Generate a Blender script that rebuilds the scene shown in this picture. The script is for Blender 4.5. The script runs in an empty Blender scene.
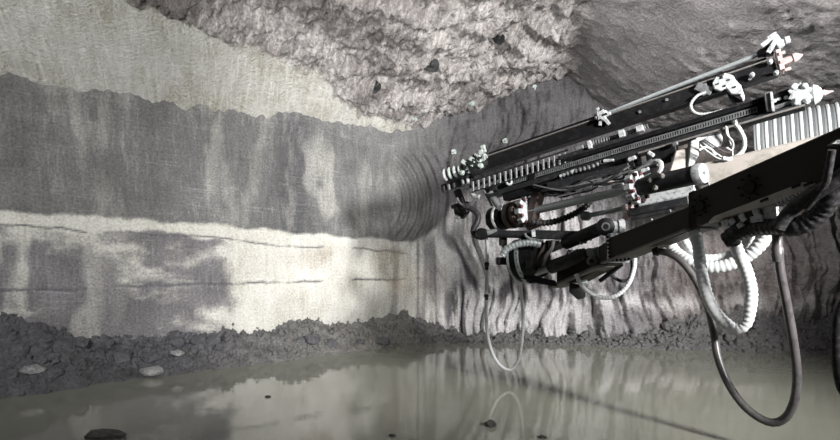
import bpy, math, random
import numpy as np
from mathutils import Vector, Matrix

# ------------------------------------------------------------------ camera
SC = bpy.context.scene
COL = SC.collection
FPX, CX, HY, CAMZ = 560.0, 420.0, 250.0, 2.0
cd = bpy.data.cameras.new('camera'); cam = bpy.data.objects.new('camera', cd); COL.objects.link(cam)
cd.sensor_width = 36.0; cd.lens = 36.0 * FPX / 840.0
cd.shift_y = (HY - 220.0) / 840.0
cam.location = (0, 0, CAMZ); cam.rotation_euler = (math.pi / 2, 0, 0)
SC.camera = cam

# ------------------------------------------------------------------ world, lamps, exposure
SC.view_settings.view_transform = 'Standard'; SC.view_settings.look = 'None'
SC.view_settings.gamma = 1.0; SC.view_settings.use_curve_mapping = False
SC.view_settings.exposure = 0.2
w = bpy.data.worlds.new('tunnel_gloom'); SC.world = w; w.use_nodes = True
w.node_tree.nodes['Background'].inputs[0].default_value = (0.93, 0.95, 1.0, 1)
w.node_tree.nodes['Background'].inputs[1].default_value = 0.15

def area(name, loc, target, power, size, col=(1, 1, 1), spread=180):
    l = bpy.data.lights.new(name, 'AREA'); l.energy = power; l.size = size; l.color = col
    l.spread = math.radians(spread)
    o = bpy.data.objects.new(name, l); COL.objects.link(o); o.location = loc
    o.rotation_euler = (Vector(target) - Vector(loc)).to_track_quat('-Z', 'Y').to_euler()
    return o
def spot(name, loc, target, power, cone, blend=0.6, rad=0.15, col=(1, 1, 1)):
    l = bpy.data.lights.new(name, 'SPOT'); l.energy = power; l.spot_size = math.radians(cone)
    l.spot_blend = blend; l.shadow_soft_size = rad; l.color = col
    o = bpy.data.objects.new(name, l); COL.objects.link(o); o.location = loc
    o.rotation_euler = (Vector(target) - Vector(loc)).to_track_quat('-Z', 'Y').to_euler()
    return o
spot('carrier_floodlight', (6.9, -0.8, 4.7), (1.4, 11.8, 2.0), 9800, 58, 0.8, 0.6, (1, 0.98, 0.96))
spot('added_rig_fill', (7.4, 4.6, 3.6), (3.2, 8.0, 3.3), 190, 120, 0.8, 0.12)  # unseen lamp added to brighten the rig's white castings
spot('added_wall_fill', (-2.2, 0.2, 3.3), (-4.8, 9.5, 4.0), 2500, 76, 0.9, 0.25, (1, 0.99, 0.97))  # unseen lamp added to light the left wall, cone kept off the rig
spot('added_vault_fill', (1.0, 6.4, 5.3), (4.6, 8.6, 5.7), 1300, 84, 1.0, 0.2)  # added lamp in open air above the frame, brightens the sprayed vault
spot('added_face_fill', (-1.5, 0.4, 2.3), (-1.0, 11.8, 1.7), 900, 22, 0.9, 0.15, (1, 0.98, 0.95))  # added narrow spot, lifts the lower corner of the face
spot('added_roof_fill', (-0.8, 0.6, 1.6), (-0.4, 10.0, 6.4), 3000, 44, 1.0, 0.2, (1, 0.98, 0.97))  # unseen spot added to brighten the rough roof from below

# ------------------------------------------------------------------ helpers
random.seed(4)
V = Vector
def P(px, py, Y):
    return V(((px - CX) / FPX * Y, Y, CAMZ + (HY - py) / FPX * Y))

def _h(ix, iy, seed):
    n = (ix.astype(np.int64) * 374761393 + iy.astype(np.int64) * 668265263 + seed * 974711) & 0xFFFFFFFF
    n = ((n ^ (n >> 13)) * 1274126177) & 0xFFFFFFFF
    n = (n ^ (n >> 16)) & 0xFFFFFFFF
    return n / 4294967295.0 * 2 - 1
def vn(x, y, seed=0):
    x = np.asarray(x, float); y = np.asarray(y, float)
    ix = np.floor(x); iy = np.floor(y); fx = x - ix; fy = y - iy
    ux = fx * fx * fx * (fx * (fx * 6 - 15) + 10); uy = fy * fy * fy * (fy * (fy * 6 - 15) + 10)
    a = _h(ix, iy, seed); b = _h(ix + 1, iy, seed); c = _h(ix, iy + 1, seed); d = _h(ix + 1, iy + 1, seed)
    return (a * (1 - ux) + b * ux) * (1 - uy) + (c * (1 - ux) + d * ux) * uy
def fbm(x, y, o=4, seed=0, g=0.5):
    x = np.asarray(x, float); y = np.asarray(y, float)
    s = 0; a = 1; t = 0
    for i in range(o):
        s = s + a * vn(x * 2 ** i + i * 17.3, y * 2 ** i - i * 9.1, seed + i); t += a; a *= g
    return s / t * 1.5
def ridge(x, y, o=3, seed=0):
    x = np.asarray(x, float); y = np.asarray(y, float)
    s = 0; a = 1; t = 0
    for i in range(o):
        s = s + a * (1 - 2 * np.abs(vn(x * 2 ** i + i * 5.7, y * 2 ** i + i * 3.3, seed + i))); t += a; a *= 0.5
    return s / t
def ss(a, b, x):
    t = np.clip((x - a) / (b - a), 0, 1); return t * t * (3 - 2 * t)

# ------------------------------------------------------------------ materials
def nodes(name):
    m = bpy.data.materials.new(name); m.use_nodes = True
    nt = m.node_tree; return m, nt, nt.nodes['Principled BSDF']
def N(nt, t, **k):
    n = nt.nodes.new(t)
    for a, b in k.items():
        if a.startswith('i_'):
            n.inputs[int(a[2:]) if a[2:].isdigit() else a[2:]].default_value = b
        else: setattr(n, a, b)
    return n
def L(nt, a, b): nt.links.new(a, b)
def mixc(nt, fac, a, b, mode='MIX'):
    n = nt.nodes.new('ShaderNodeMix'); n.data_type = 'RGBA'; n.blend_type = mode
    for s, x in ((n.inputs[0], fac), (n.inputs[6], a), (n.inputs[7], b)):
        if hasattr(x, 'is_output'): nt.links.new(x, s)
        elif isinstance(x, tuple): s.default_value = (*x, 1) if len(x) == 3 else x
        else: s.default_value = x
    return n.outputs[2]
def ramp(nt, src, stops):
    r = nt.nodes.new('ShaderNodeValToRGB'); e = r.color_ramp.elements
    while len(e) < len(stops): e.new(0.5)
    for i, (p, c) in enumerate(stops):
        e[i].position = p; e[i].color = (c, c, c, 1) if not isinstance(c, tuple) else (*c, 1)
    nt.links.new(src, r.inputs[0]); return r.outputs[0]
def noise(nt, coord, scale, detail=6, rough=0.6, sc=(1, 1, 1), rot=(0, 0, 0), dist=0.0):
    mp = nt.nodes.new('ShaderNodeMapping'); mp.vector_type = 'TEXTURE'      # turn first, then stretch
    mp.inputs['Scale'].default_value = tuple(1 / k for k in sc); mp.inputs['Rotation'].default_value = rot
    nt.links.new(coord, mp.inputs[0])
    n = nt.nodes.new('ShaderNodeTexNoise'); n.inputs['Scale'].default_value = scale
    n.inputs['Detail'].default_value = detail; n.inputs['Roughness'].default_value = rough
    n.inputs['Distortion'].default_value = dist
    nt.links.new(mp.outputs[0], n.inputs[0]); return n.outputs[0]
def bump(nt, bs, srcs):
    prev = None
    for src, st, di in srcs:
        b = nt.nodes.new('ShaderNodeBump'); b.inputs['Strength'].default_value = st; b.inputs['Distance'].default_value = di
        nt.links.new(src, b.inputs['Height'])
        if prev is not None: nt.links.new(prev, b.inputs['Normal'])
        prev = b.outputs[0]
    nt.links.new(prev, bs.inputs['Normal'])

def rock_wall():
    """cut rock: layers given by the mesh attribute 'layer' (R dark bed, G mauve wet stain and painted furrow shade, B brown stain, A furrowed mauve-grey rock)"""
    m, nt, bs = nodes('layered_cut_rock')
    uv = N(nt, 'ShaderNodeUVMap', uv_map='UVMap').outputs[0]
    at = N(nt, 'ShaderNodeAttribute', attribute_name='layer')
    sp = N(nt, 'ShaderNodeSeparateColor'); L(nt, at.outputs[0], sp.inputs[0]); fu = at.outputs['Alpha']
    c = mixc(nt, sp.outputs[0], mixc(nt, fu, (0.62, 0.61, 0.56), (0.52, 0.505, 0.515)), mixc(nt, fu, (0.098, 0.098, 0.104), (0.036, 0.034, 0.038)))
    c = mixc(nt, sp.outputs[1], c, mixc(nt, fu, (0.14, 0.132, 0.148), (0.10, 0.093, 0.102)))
    c = mixc(nt, sp.outputs[2], c, mixc(nt, fu, (0.34, 0.28, 0.22), (0.21, 0.17, 0.14)))
    nv = noise(nt, uv, 15, 8, 0.7, (1.0, 0.10, 1), (0, 0, 0.05), 0.6)
    nh = noise(nt, uv, 8, 8, 0.7, (0.09, 1.6, 1), (0, 0, -0.06), 0.5)
    nf = noise(nt, uv, 26, 5, 0.7)
    nl = noise(nt, uv, 1.1, 7, 0.65)
    nhf = N(nt, 'ShaderNodeMath', operation='MULTIPLY_ADD'); L(nt, fu, nhf.inputs[0]); nhf.inputs[1].default_value = -0.22; nhf.inputs[2].default_value = 0.24
    pm = ramp(nt, noise(nt, uv, 0.8, 4, 0.6, (0.6, 1.4, 1)), [(0.42, 0.0), (0.6, 1.6)])
    pm2 = ramp(nt, noise(nt, uv, 1.3, 4, 0.6, (1.3, 0.6, 1), (0, 0, 1)), [(0.35, 0.1), (0.62, 0.55)])
    nhg = N(nt, 'ShaderNodeMath', operation='MULTIPLY'); L(nt, nhf.outputs[0], nhg.inputs[0]); L(nt, pm, nhg.inputs[1])
    nhb = N(nt, 'ShaderNodeMath', operation='MULTIPLY'); L(nt, nh, nhb.inputs[0]); L(nt, nhg.outputs[0], nhb.inputs[1])
    sv = noise(nt, uv, 13, 4, 0.55, (1.7, 0.16, 1), (0, 0, 0.09), 0.8)
    sh = noise(nt, uv, 9, 4, 0.55, (0.12, 2.2, 1), (0, 0, -0.07), 0.6)
    f1 = N(nt, 'ShaderNodeMath', operation='MULTIPLY'); L(nt, ramp(nt, sv, [(0.57, 0.0), (0.66, 0.4)]), f1.inputs[0]); L(nt, pm2, f1.inputs[1])
    f2 = N(nt, 'ShaderNodeMath', operation='MULTIPLY'); L(nt, ramp(nt, sh, [(0.57, 0.0), (0.66, 0.7)]), f2.inputs[0]); L(nt, nhg.outputs[0], f2.inputs[1])
    fq = N(nt, 'ShaderNodeMath', operation='MULTIPLY_ADD'); L(nt, fu, fq.inputs[0]); fq.inputs[1].default_value = -0.6; fq.inputs[2].default_value = 0.75
    f3 = N(nt, 'ShaderNodeMath', operation='MULTIPLY'); L(nt, f1.outputs[0], f3.inputs[0]); L(nt, fq.outputs[0], f3.inputs[1])
    c = mixc(nt, f3.outputs[0], c, (0.55, 0.55, 0.55))
    c = mixc(nt, f2.outputs[0], c, (0.42, 0.42, 0.42))
    c = mixc(nt, 0.16, c, ramp(nt, nv, [(0.38, 0.2), (0.5, 0.5), (0.66, 1.0)]), 'OVERLAY')
    c = mixc(nt, 0.5, c, ramp(nt, nf, [(0.35, 0.2), (0.65, 0.85)]), 'OVERLAY')
    c = mixc(nt, 0.5, c, ramp(nt, nl, [(0.3, 0.2), (0.7, 0.85)]), 'OVERLAY')
    L(nt, c, bs.inputs['Base Color'])
    bs.inputs['Roughness'].default_value = 0.75; bs.inputs['Specular IOR Level'].default_value = 0.25
    bump(nt, bs, [(nv, 0.35, 0.03), (nhb.outputs[0], 0.4, 0.05), (nf, 1.0, 0.035)])
    return m

def ceiling_mat():
    m, nt, bs = nodes('scaled_limestone_and_sprayed_concrete')
    oc = N(nt, 'ShaderNodeTexCoord').outputs['Object']
    at = N(nt, 'ShaderNodeAttribute', attribute_name='layer')
    sp = N(nt, 'ShaderNodeSeparateColor'); L(nt, at.outputs[0], sp.inputs[0])
    c = mixc(nt, sp.outputs[0], (0.43, 0.405, 0.395), (0.57, 0.557, 0.505))
    c = mixc(nt, sp.outputs[1], c, (0.30, 0.285, 0.285))
    c = mixc(nt, sp.outputs[2], c, (0.17, 0.155, 0.15))
    nv = noise(nt, oc, 7, 8, 0.65, (1.6, 0.16, 0.3), (0, 0, math.radians(24)))
    nf = noise(nt, oc, 24, 5, 0.7)
    nl = noise(nt, oc, 0.9, 6, 0.6)
    mp = N(nt, 'ShaderNodeMapping'); mp.vector_type = 'TEXTURE'; mp.inputs['Scale'].default_value = (1 / 2.6, 1 / 0.8, 1.0); mp.inputs['Rotation'].default_value = (0, 0, math.radians(28))
    wn = N(nt, 'ShaderNodeTexNoise'); wn.inputs['Scale'].default_value = 3.0; L(nt, oc, wn.inputs[0])
    ad = N(nt, 'ShaderNodeVectorMath', operation='MULTIPLY_ADD'); L(nt, wn.outputs[1], ad.inputs[0]); ad.inputs[1].default_value = (0.5, 0.5, 0.5); L(nt, oc, ad.inputs[2])
    L(nt, ad.outputs[0], mp.inputs[0])
    vo = N(nt, 'ShaderNodeTexVoronoi'); vo.inputs['Scale'].default_value = 4.5; L(nt, mp.outputs[0], vo.inputs[0])
    inv = N(nt, 'ShaderNodeMath', operation='SUBTRACT'); inv.inputs[0].default_value = 1.0; L(nt, sp.outputs[0], inv.inputs[1])
    inv2 = N(nt, 'ShaderNodeMath', operation='SUBTRACT', use_clamp=True); L(nt, inv.outputs[0], inv2.inputs[0]); L(nt, sp.outputs[1], inv2.inputs[1])
    hv = N(nt, 'ShaderNodeMath', operation='MULTIPLY'); L(nt, vo.outputs['Distance'], hv.inputs[0]); L(nt, inv2.outputs[0], hv.inputs[1])
    ns = N(nt, 'ShaderNodeMath', operation='MULTIPLY'); L(nt, nv, ns.inputs[0])
    iv3 = N(nt, 'ShaderNodeMath', operation='SUBTRACT'); iv3.inputs[0].default_value = 1.0; L(nt, sp.outputs[1], iv3.inputs[1]); L(nt, iv3.outputs[0], ns.inputs[1])
    c = mixc(nt, 0.4, c, ramp(nt, ns.outputs[0], [(0.3, 0.3), (0.7, 0.9)]), 'OVERLAY')
    st = noise(nt, oc, 11, 4, 0.6, (1.9, 0.15, 0.2), (0, 0, math.radians(20)), 0.6)
    sk = N(nt, 'ShaderNodeMath', operation='MULTIPLY'); L(nt, ramp(nt, st, [(0.54, 0.0), (0.62, 0.55)]), sk.inputs[0]); L(nt, sp.outputs[0], sk.inputs[1])
    c = mixc(nt, sk.outputs[0], c, (0.82, 0.82, 0.78))
    nm = noise(nt, oc, 4.5, 7, 0.7, (2.2, 0.5, 1.0), (0, 0, math.radians(28)), 0.4)
    mk = N(nt, 'ShaderNodeMath', operation='MULTIPLY'); L(nt, inv2.outputs[0], mk.inputs[0]); mk.inputs[1].default_value = 0.5
    c = mixc(nt, mk.outputs[0], c, ramp(nt, nm, [(0.36, 0.12), (0.5, 0.5), (0.62, 0.85)]), 'OVERLAY')
    c = mixc(nt, 0.5, c, ramp(nt, nl, [(0.3, 0.2), (0.7, 0.85)]), 'OVERLAY')
    c = mixc(nt, 0.55, c, ramp(nt, nf, [(0.33, 0.2), (0.67, 0.85)]), 'OVERLAY')
    L(nt, c, bs.inputs['Base Color'])
    bs.inputs['Roughness'].default_value = 0.85; bs.inputs['Specular IOR Level'].default_value = 0.2
    bump(nt, bs, [(ns.outputs[0], 0.5, 0.05), (hv.outputs[0], 0.7, 0.12), (nf, 1.0, 0.07)])
    return m

def rubble_mat(name, col, wet=0.6, dry=0.0):
    m, nt, bs = nodes(name)
    oc = N(nt, 'ShaderNodeTexCoord').outputs['Object']
    n1 = noise(nt, oc, 3, 8, 0.7); n2 = noise(nt, oc, 22, 6, 0.7)
    sx = N(nt, 'ShaderNodeSeparateXYZ'); L(nt, oc, sx.inputs[0])
    mr = N(nt, 'ShaderNodeMapRange'); L(nt, sx.outputs[0], mr.inputs[0]); mr.inputs[1].default_value = -4.0; mr.inputs[2].default_value = -0.8; mr.inputs[4].default_value = dry
    c = mixc(nt, mr.outputs[0], col, (0.27, 0.26, 0.24))
    c = mixc(nt, 0.6, c, ramp(nt, n1, [(0.3, 0.2), (0.7, 0.85)]), 'OVERLAY')
    c = mixc(nt, 0.6, c, ramp(nt, n2, [(0.3, 0.2), (0.7, 0.85)]), 'OVERLAY')
    L(nt, c, bs.inputs['Base Color']); bs.inputs['Roughness'].default_value = wet
    bump(nt, bs, [(n1, 0.6, 0.08), (n2, 1.0, 0.06)])
    return m

def paint(name, col, rough=0.5, metal=0.0, dirt=(0.2, 0.18, 0.16), amount=0.5, scale=14):
    m, nt, bs = nodes(name)
    oc = N(nt, 'ShaderNodeTexCoord').outputs['Object']
    n1 = noise(nt, oc, scale, 7, 0.7)
    f = ramp(nt, n1, [(0.48, 0.0), (0.72, amount)])
    L(nt, mixc(nt, f, col, dirt), bs.inputs['Base Color'])
    bs.inputs['Roughness'].default_value = rough; bs.inputs['Metallic'].default_value = metal
    bs.inputs['Specular IOR Level'].default_value = 0.15 if max(col) < 0.06 else 0.4
    bump(nt, bs, [(n1, 0.25, 0.01)])
    return m

M = dict(
    left=rock_wall(),
    ceil=ceiling_mat(),
    rubble=rubble_mat('wet_grey_rubble', (0.125, 0.125, 0.135), 0.55, 0.9),
    chunk=rubble_mat('wet_grey_rock', (0.125, 0.125, 0.135)),
    rubble2=rubble_mat('wet_brown_grey_rubble', (0.155, 0.15, 0.152)),
    stone=rubble_mat('pale_stone', (0.36, 0.36, 0.36)),
    mud=rubble_mat('dark_mud', (0.06, 0.058, 0.055), 0.35),
    black=paint('black_paint', (0.007, 0.007, 0.008), 0.45, 0, (0.03, 0.028, 0.027), 0.6),
    boom=paint('dark_boom_paint', (0.034, 0.031, 0.027), 0.5, 0, (0.035, 0.03, 0.025), 0.6, 6),
    boomedge=paint('dusty_boom_flange', (0.15, 0.142, 0.135), 0.7, 0, (0.05, 0.047, 0.045), 0.8),
    grey=paint('grey_steel', (0.18, 0.185, 0.19), 0.45, 0.3, (0.04, 0.04, 0.04), 0.9),
    dgrey=paint('dark_grey_steel', (0.022, 0.023, 0.025), 0.42, 0.2, (0.08, 0.078, 0.075), 0.6),
    rod=paint('dull_rod_steel', (0.34, 0.37, 0.38), 0.35, 0.5, (0.18, 0.18, 0.17), 0.5),
    white=paint('white_splashed_casting', (0.44, 0.45, 0.46), 0.5, 0, (0.04, 0.065, 0.065), 1.0, 24),
    green=paint('pale_green_casting', (0.42, 0.48, 0.45), 0.5, 0, (0.05, 0.055, 0.055), 1.0, 26),
    pink=paint('dusty_pink_steel', (0.46, 0.37, 0.36), 0.55, 0, (0.25, 0.14, 0.12), 0.7, 24),
    rust=paint('rusty_brown_steel', (0.07, 0.05, 0.043), 0.65, 0, (0.06, 0.05, 0.045), 0.8),
    palebm=paint('pale_concrete_dusted_paint', (0.42, 0.385, 0.355), 0.6, 0, (0.18, 0.18, 0.14), 0.8, 5),
    rubber=paint('black_rubber', (0.022, 0.022, 0.024), 0.4, 0, (0.12, 0.11, 0.11), 0.6, 30),
    ghose=paint('dusty_grey_hose', (0.085, 0.078, 0.08), 0.35, 0, (0.025, 0.022, 0.022), 0.9, 10),
    whose=paint('white_spiral_hose', (0.52, 0.54, 0.545), 0.45, 0, (0.35, 0.33, 0.33), 0.6, 12),
    redbolt=paint('red_brown_bolt', (0.13, 0.055, 0.06), 0.5, 0.2),
    duct=paint('grey_duct_cloth', (0.11, 0.115, 0.12), 0.6, 0, (0.16, 0.16, 0.16), 0.4),
    ductring=paint('pale_duct_hoop', (0.46, 0.475, 0.47), 0.5, 0, (0.3, 0.4, 0.38), 0.5),
)

def water_mat():
    m, nt, bs = nodes('murky_water')
    oc = N(nt, 'ShaderNodeTexCoord').outputs['Object']
    n0 = noise(nt, oc, 0.5, 4, 0.5)
    n1 = noise(nt, oc, 1.6, 4, 0.55, (0.7, 1.6, 1)); n2 = noise(nt, oc, 9, 3, 0.5, (0.7, 1.5, 1))
    L(nt, mixc(nt, n0, (0.19, 0.195, 0.16), (0.27, 0.275, 0.23)), bs.inputs['Base Color'])
    bs.inputs['Roughness'].default_value = 0.035; bs.inputs['IOR'].default_value = 1.65
    bump(nt, bs, [(n1, 0.08, 0.04), (n2, 0.05, 0.008)])
    return m
M['water'] = water_mat()

# ------------------------------------------------------------------ tagging
def tag(o, label=None, cat=None, group=None, kind=None):
    if label: o['label'] = label
    if cat: o['category'] = cat
    if group: o['group'] = group
    if kind: o['kind'] = kind
    return o
def thing(name, loc, label, cat, group=None):
    o = bpy.data.objects.new(name, None); COL.objects.link(o); o.location = loc
    o.empty_display_size = 0.1
    return tag(o, label, cat, group)

class MB:
    def __init__(s): s.v = []; s.f = []
    def add(s, vs, fs):
        b = len(s.v); s.v += [V(x) for x in vs]; s.f += [tuple(i + b for i in f) for f in fs]; return s
    def box(s, c, ax, ay, az):                # half-vectors
        c = V(c); ax = V(ax); ay = V(ay); az = V(az)
        vs = [c + i * ax + j * ay + k * az for i in (-1, 1) for j in (-1, 1) for k in (-1, 1)]
        return s.add(vs, [(0, 1, 3, 2), (4, 6, 7, 5), (0, 4, 5, 1), (2, 3, 7, 6), (0, 2, 6, 4), (1, 5, 7, 3)])
    def beam(s, p, q, w_, h, up=(0, 0, 1), w1=None, h1=None):
        p = V(p); q = V(q); a = (q - p).normalized(); n = a.cross(V(up)).normalized(); u = n.cross(a).normalized()
        w1 = w_ if w1 is None else w1; h1 = h if h1 is None else h1
        vs = []
        for c, ww, hh in ((p, w_, h), (q, w1, h1)):
            vs += [c - n * ww / 2 - u * hh / 2, c + n * ww / 2 - u * hh / 2, c + n * ww / 2 + u * hh / 2, c - n * ww / 2 + u * hh / 2]
        return s.add(vs, [(3, 2, 1, 0), (4, 5, 6, 7), (0, 1, 5, 4), (1, 2, 6, 5), (2, 3, 7, 6), (3, 0, 4, 7)])
    def cyl(s, p, q, r0, r1=None, seg=16):
        return s.lathe(p, q, [(0, r0), (1, r0 if r1 is None else r1)], seg)
    def lathe(s, p, q, prof, seg=16):         # prof: (fraction along axis, radius)
        p = V(p); q = V(q); a = (q - p)
        e = V((0, 0, 1)) if abs(a.normalized().z) < 0.9 else V((1, 0, 0))
        n = a.cross(e).normalized(); u = n.cross(a).normalized()
        vs = []; fs = []
        for t, r in prof:
            for k in range(seg):
                g = 2 * math.pi * k / seg
                vs.append(p + a * t + (n * math.cos(g) + u * math.sin(g)) * r)
        m = len(prof)
        for i in range(m - 1):
            for k in range(seg):
                k2 = (k + 1) % seg
                fs.append((i * seg + k, i * seg + k2, (i + 1) * seg + k2, (i + 1) * seg + k))
        fs.append(tuple(reversed(range(seg)))); fs.append(tuple(range((m - 1) * seg, m * seg)))
        return s.add(vs, fs)
    def tube(s, pts, r, seg=8, rib=0.0, pitch=None):
        pts = spline(pts, pitch / 4 if pitch else max(r * 1.2, 0.02))
        prev = None; vs = []; fs = []
        for i, p in enumerate(pts):
            t = (pts[min(i + 1, len(pts) - 1)] - pts[max(i - 1, 0)]).normalized()
            if prev is None:
                e = V((0, 0, 1)) if abs(t.z) < 0.9 else V((1, 0, 0)); n = t.cross(e).normalized()
            else:
                n = (prev - t * prev.dot(t)).normalized()
            prev = n; u = t.cross(n)
            rr = r * (1 - rib * (1 if (i % 4) in (2, 3) else 0)) if rib else r
            for k in range(seg):
                g = 2 * math.pi * k / seg; vs.append(p + (n * math.cos(g) + u * math.sin(g)) * rr)
        m = len(pts)
        for i in range(m - 1):
            for k in range(seg):
                k2 = (k + 1) % seg; fs.append((i * seg + k, i * seg + k2, (i + 1) * seg + k2, (i + 1) * seg + k))
        fs.append(tuple(reversed(range(seg)))); fs.append(tuple(range((m - 1) * seg, m * seg)))
        return s.add(vs, fs)
    def torus(s, c, axis, R, r, seg=24, ts=8):
        c = V(c); a = V(axis).normalized(); e = V((0, 0, 1)) if abs(a.z) < 0.9 else V((1, 0, 0))
        n = a.cross(e).normalized(); u = n.cross(a)
        vs = []; fs = []
        for i in range(seg):
            g = 2 * math.pi * i / seg; d = n * math.cos(g) + u * math.sin(g)
            for k in range(ts):
                h = 2 * math.pi * k / ts; vs.append(c + d * (R + r * math.cos(h)) + a * r * math.sin(h))
        for i in range(seg):
            for k in range(ts):
                fs.append((i * ts + k, ((i + 1) % seg) * ts + k, ((i + 1) % seg) * ts + (k + 1) % ts, i * ts + (k + 1) % ts))
        return s.add(vs, fs)
    def prism(s, poly, ext):
        ext = V(ext); n = len(poly); vs = [V(p) for p in poly] + [V(p) + ext for p in poly]
        fs = [tuple(reversed(range(n))), tuple(range(n, 2 * n))] + [(i, (i + 1) % n, n + (i + 1) % n, n + i) for i in range(n)]
        return s.add(vs, fs)
    def blob(s, c, r, seed=0, sub=1, sq=(1, 1, 1), jit=0.25):
        vs, fs = ico(sub); rg = random.Random(seed); c = V(c)
        o = V((rg.uniform(0, 9), rg.uniform(0, 9), rg.uniform(0, 9)))
        rot = Matrix.Rotation(rg.uniform(0, 6), 3, 'Z') @ Matrix.Rotation(rg.uniform(0, 6), 3, 'X')
        out = []
        for v in vs:
            k = 1 + rg.uniform(-jit, jit)
            q = rot @ (v * k); out.append(c + V((q.x * sq[0], q.y * sq[1], q.z * sq[2])) * r)
        return s.add(out, fs)
    def build(s, name, mat, parent=None, smooth=False, bevel=0.0):
        me = bpy.data.meshes.new(name)
        off = parent_world(parent) if parent else V((0, 0, 0))
        if parent is None:
            xs = [v.x for v in s.v]; ys = [v.y for v in s.v]; zs = [v.z for v in s.v]
            off = V(((min(xs) + max(xs)) / 2, (min(ys) + max(ys)) / 2, min(zs)))
        me.from_pydata([tuple(v - off) for v in s.v], [], s.f); me.update()
        import bmesh
        bm = bmesh.new(); bm.from_mesh(me); bmesh.ops.recalc_face_normals(bm, faces=bm.faces)
        if bevel:
            ed = [e for e in bm.edges if len(e.link_faces) == 2 and e.calc_face_angle(0) > 0.6]
            try: bmesh.ops.bevel(bm, geom=ed, offset=bevel, segments=1, affect='EDGES', profile=0.5, clamp_overlap=True)
            except Exception: pass
        bm.to_mesh(me); bm.free()
        me.materials.append(M[mat] if isinstance(mat, str) else mat)
        if smooth:
            me.polygons.foreach_set('use_smooth', [True] * len(me.polygons))
            try: me.set_sharp_from_angle(angle=math.radians(40))
            except Exception: pass
        o = bpy.data.objects.new(name, me); COL.objects.link(o)
        if parent: o.parent = parent
        else: o.location = off
        return o
def parent_world(p):
    l = V(p.location)
    while p.parent: p = p.parent; l = l + V(p.location)
    return l
_ico = {}
def ico(sub):
    if sub not in _ico:
        import bmesh
        bm = bmesh.new(); bmesh.ops.create_icosphere(bm, subdivisions=sub, radius=1)
        bm.verts.index_update()
        _ico[sub] = ([v.co.copy() for v in bm.verts], [tuple(v.index for v in f.verts) for f in bm.faces]); bm.free()
    return _ico[sub]
def spline(pts, step):
    pts = [V(p) for p in pts]
    if len(pts) < 3:
        n = max(1, int((pts[1] - pts[0]).length / step)); return [pts[0].lerp(pts[1], i / n) for i in range(n + 1)]
    q = [pts[0] * 2 - pts[1]] + pts + [pts[-1] * 2 - pts[-2]]
    fine = []
    for i in range(1, len(q) - 2):
        for k in range(24):
            t = k / 24; a, b, c, d = q[i - 1], q[i], q[i + 1], q[i + 2]
            fine.append(0.5 * ((2 * b) + (c - a) * t + (2 * a - 5 * b + 4 * c - d) * t * t + (3 * b - a - 3 * c + d) * t ** 3))
    fine.append(pts[-1])
    out = [fine[0]]; acc = 0
    for i in range(1, len(fine)):
        seg = (fine[i] - fine[i - 1]).length
        while seg > 0 and acc + seg >= step:
            t = (step - acc) / seg; p = fine[i - 1].lerp(fine[i], t); fine[i - 1] = p; out.append(p)
            seg = (fine[i] - p).length; acc = 0
        acc += seg
    return out

def grid_object(name, X, Y, Z, mat, layer=None, uv=None, flip=False):
    ny, nx = X.shape
    me = bpy.data.meshes.new(name)
    co = np.stack([X, Y, Z], -1).reshape(-1, 3).astype(np.float32)
    i = np.arange(ny - 1)[:, None] * nx + np.arange(nx - 1)[None, :]
    f = np.stack([i, i + 1, i + nx + 1, i + nx], -1).reshape(-1, 4)
    if flip: f = f[:, ::-1]
    nf = len(f)
    me.vertices.add(len(co)); me.vertices.foreach_set('co', co.ravel())
    me.loops.add(nf * 4); me.loops.foreach_set('vertex_index', f.ravel().astype(np.int32))
    me.polygons.add(nf); me.polygons.foreach_set('loop_start', np.arange(0, nf * 4, 4, dtype=np.int32))
    me.polygons.foreach_set('loop_total', np.full(nf, 4, dtype=np.int32))
    me.update(calc_edges=True)
    me.polygons.foreach_set('use_smooth', np.ones(nf, dtype=bool))
    if layer is not None:
        a = me.attributes.new('layer', 'FLOAT_COLOR', 'POINT')
        c = np.clip(layer if layer.shape[-1] == 4 else np.concatenate([layer, np.ones(layer.shape[:2] + (1,))], -1), 0, 1).reshape(-1).astype(np.float32)
        a.data.foreach_set('color', c)
    if uv is not None:
        u = me.uv_layers.new(name='UVMap')
        u.data.foreach_set('uv', uv.reshape(-1, 2)[f.ravel()].ravel().astype(np.float32))
    me.materials.append(M[mat]); me.validate()
    o = bpy.data.objects.new(name, me); COL.objects.link(o); return o

# ------------------------------------------------------------------ plan of the heading: one path, left wall s<0, back wall s>0
ds = 0.01
AL, AR = math.radians(33.7), math.radians(-9.0)
def ang(s): return AL + (AR - AL) * ss(-0.7, 1.7, s)
_sp = np.arange(0, 13, ds); _sn = np.arange(0, 18, ds)
_px = -0.55 + np.concatenate([[0], np.cumsum(np.cos(ang(_sp[:-1])) * ds)]); _py = 12.35 + np.concatenate([[0], np.cumsum(np.sin(ang(_sp[:-1])) * ds)])
_nx = -0.55 - np.concatenate([[0], np.cumsum(np.cos(ang(-_sn[:-1])) * ds)]); _ny = 12.35 - np.concatenate([[0], np.cumsum(np.sin(ang(-_sn[:-1])) * ds)])
_S = np.concatenate([-_sn[:0:-1], _sp]); _X = np.concatenate([_nx[:0:-1], _px]); _Y = np.concatenate([_ny[:0:-1], _py])
def path(s): return np.interp(s, _S, _X), np.interp(s, _S, _Y)
def nrm(s): a = ang(s); return np.sin(a), -np.cos(a)      # points into the heading

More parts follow.
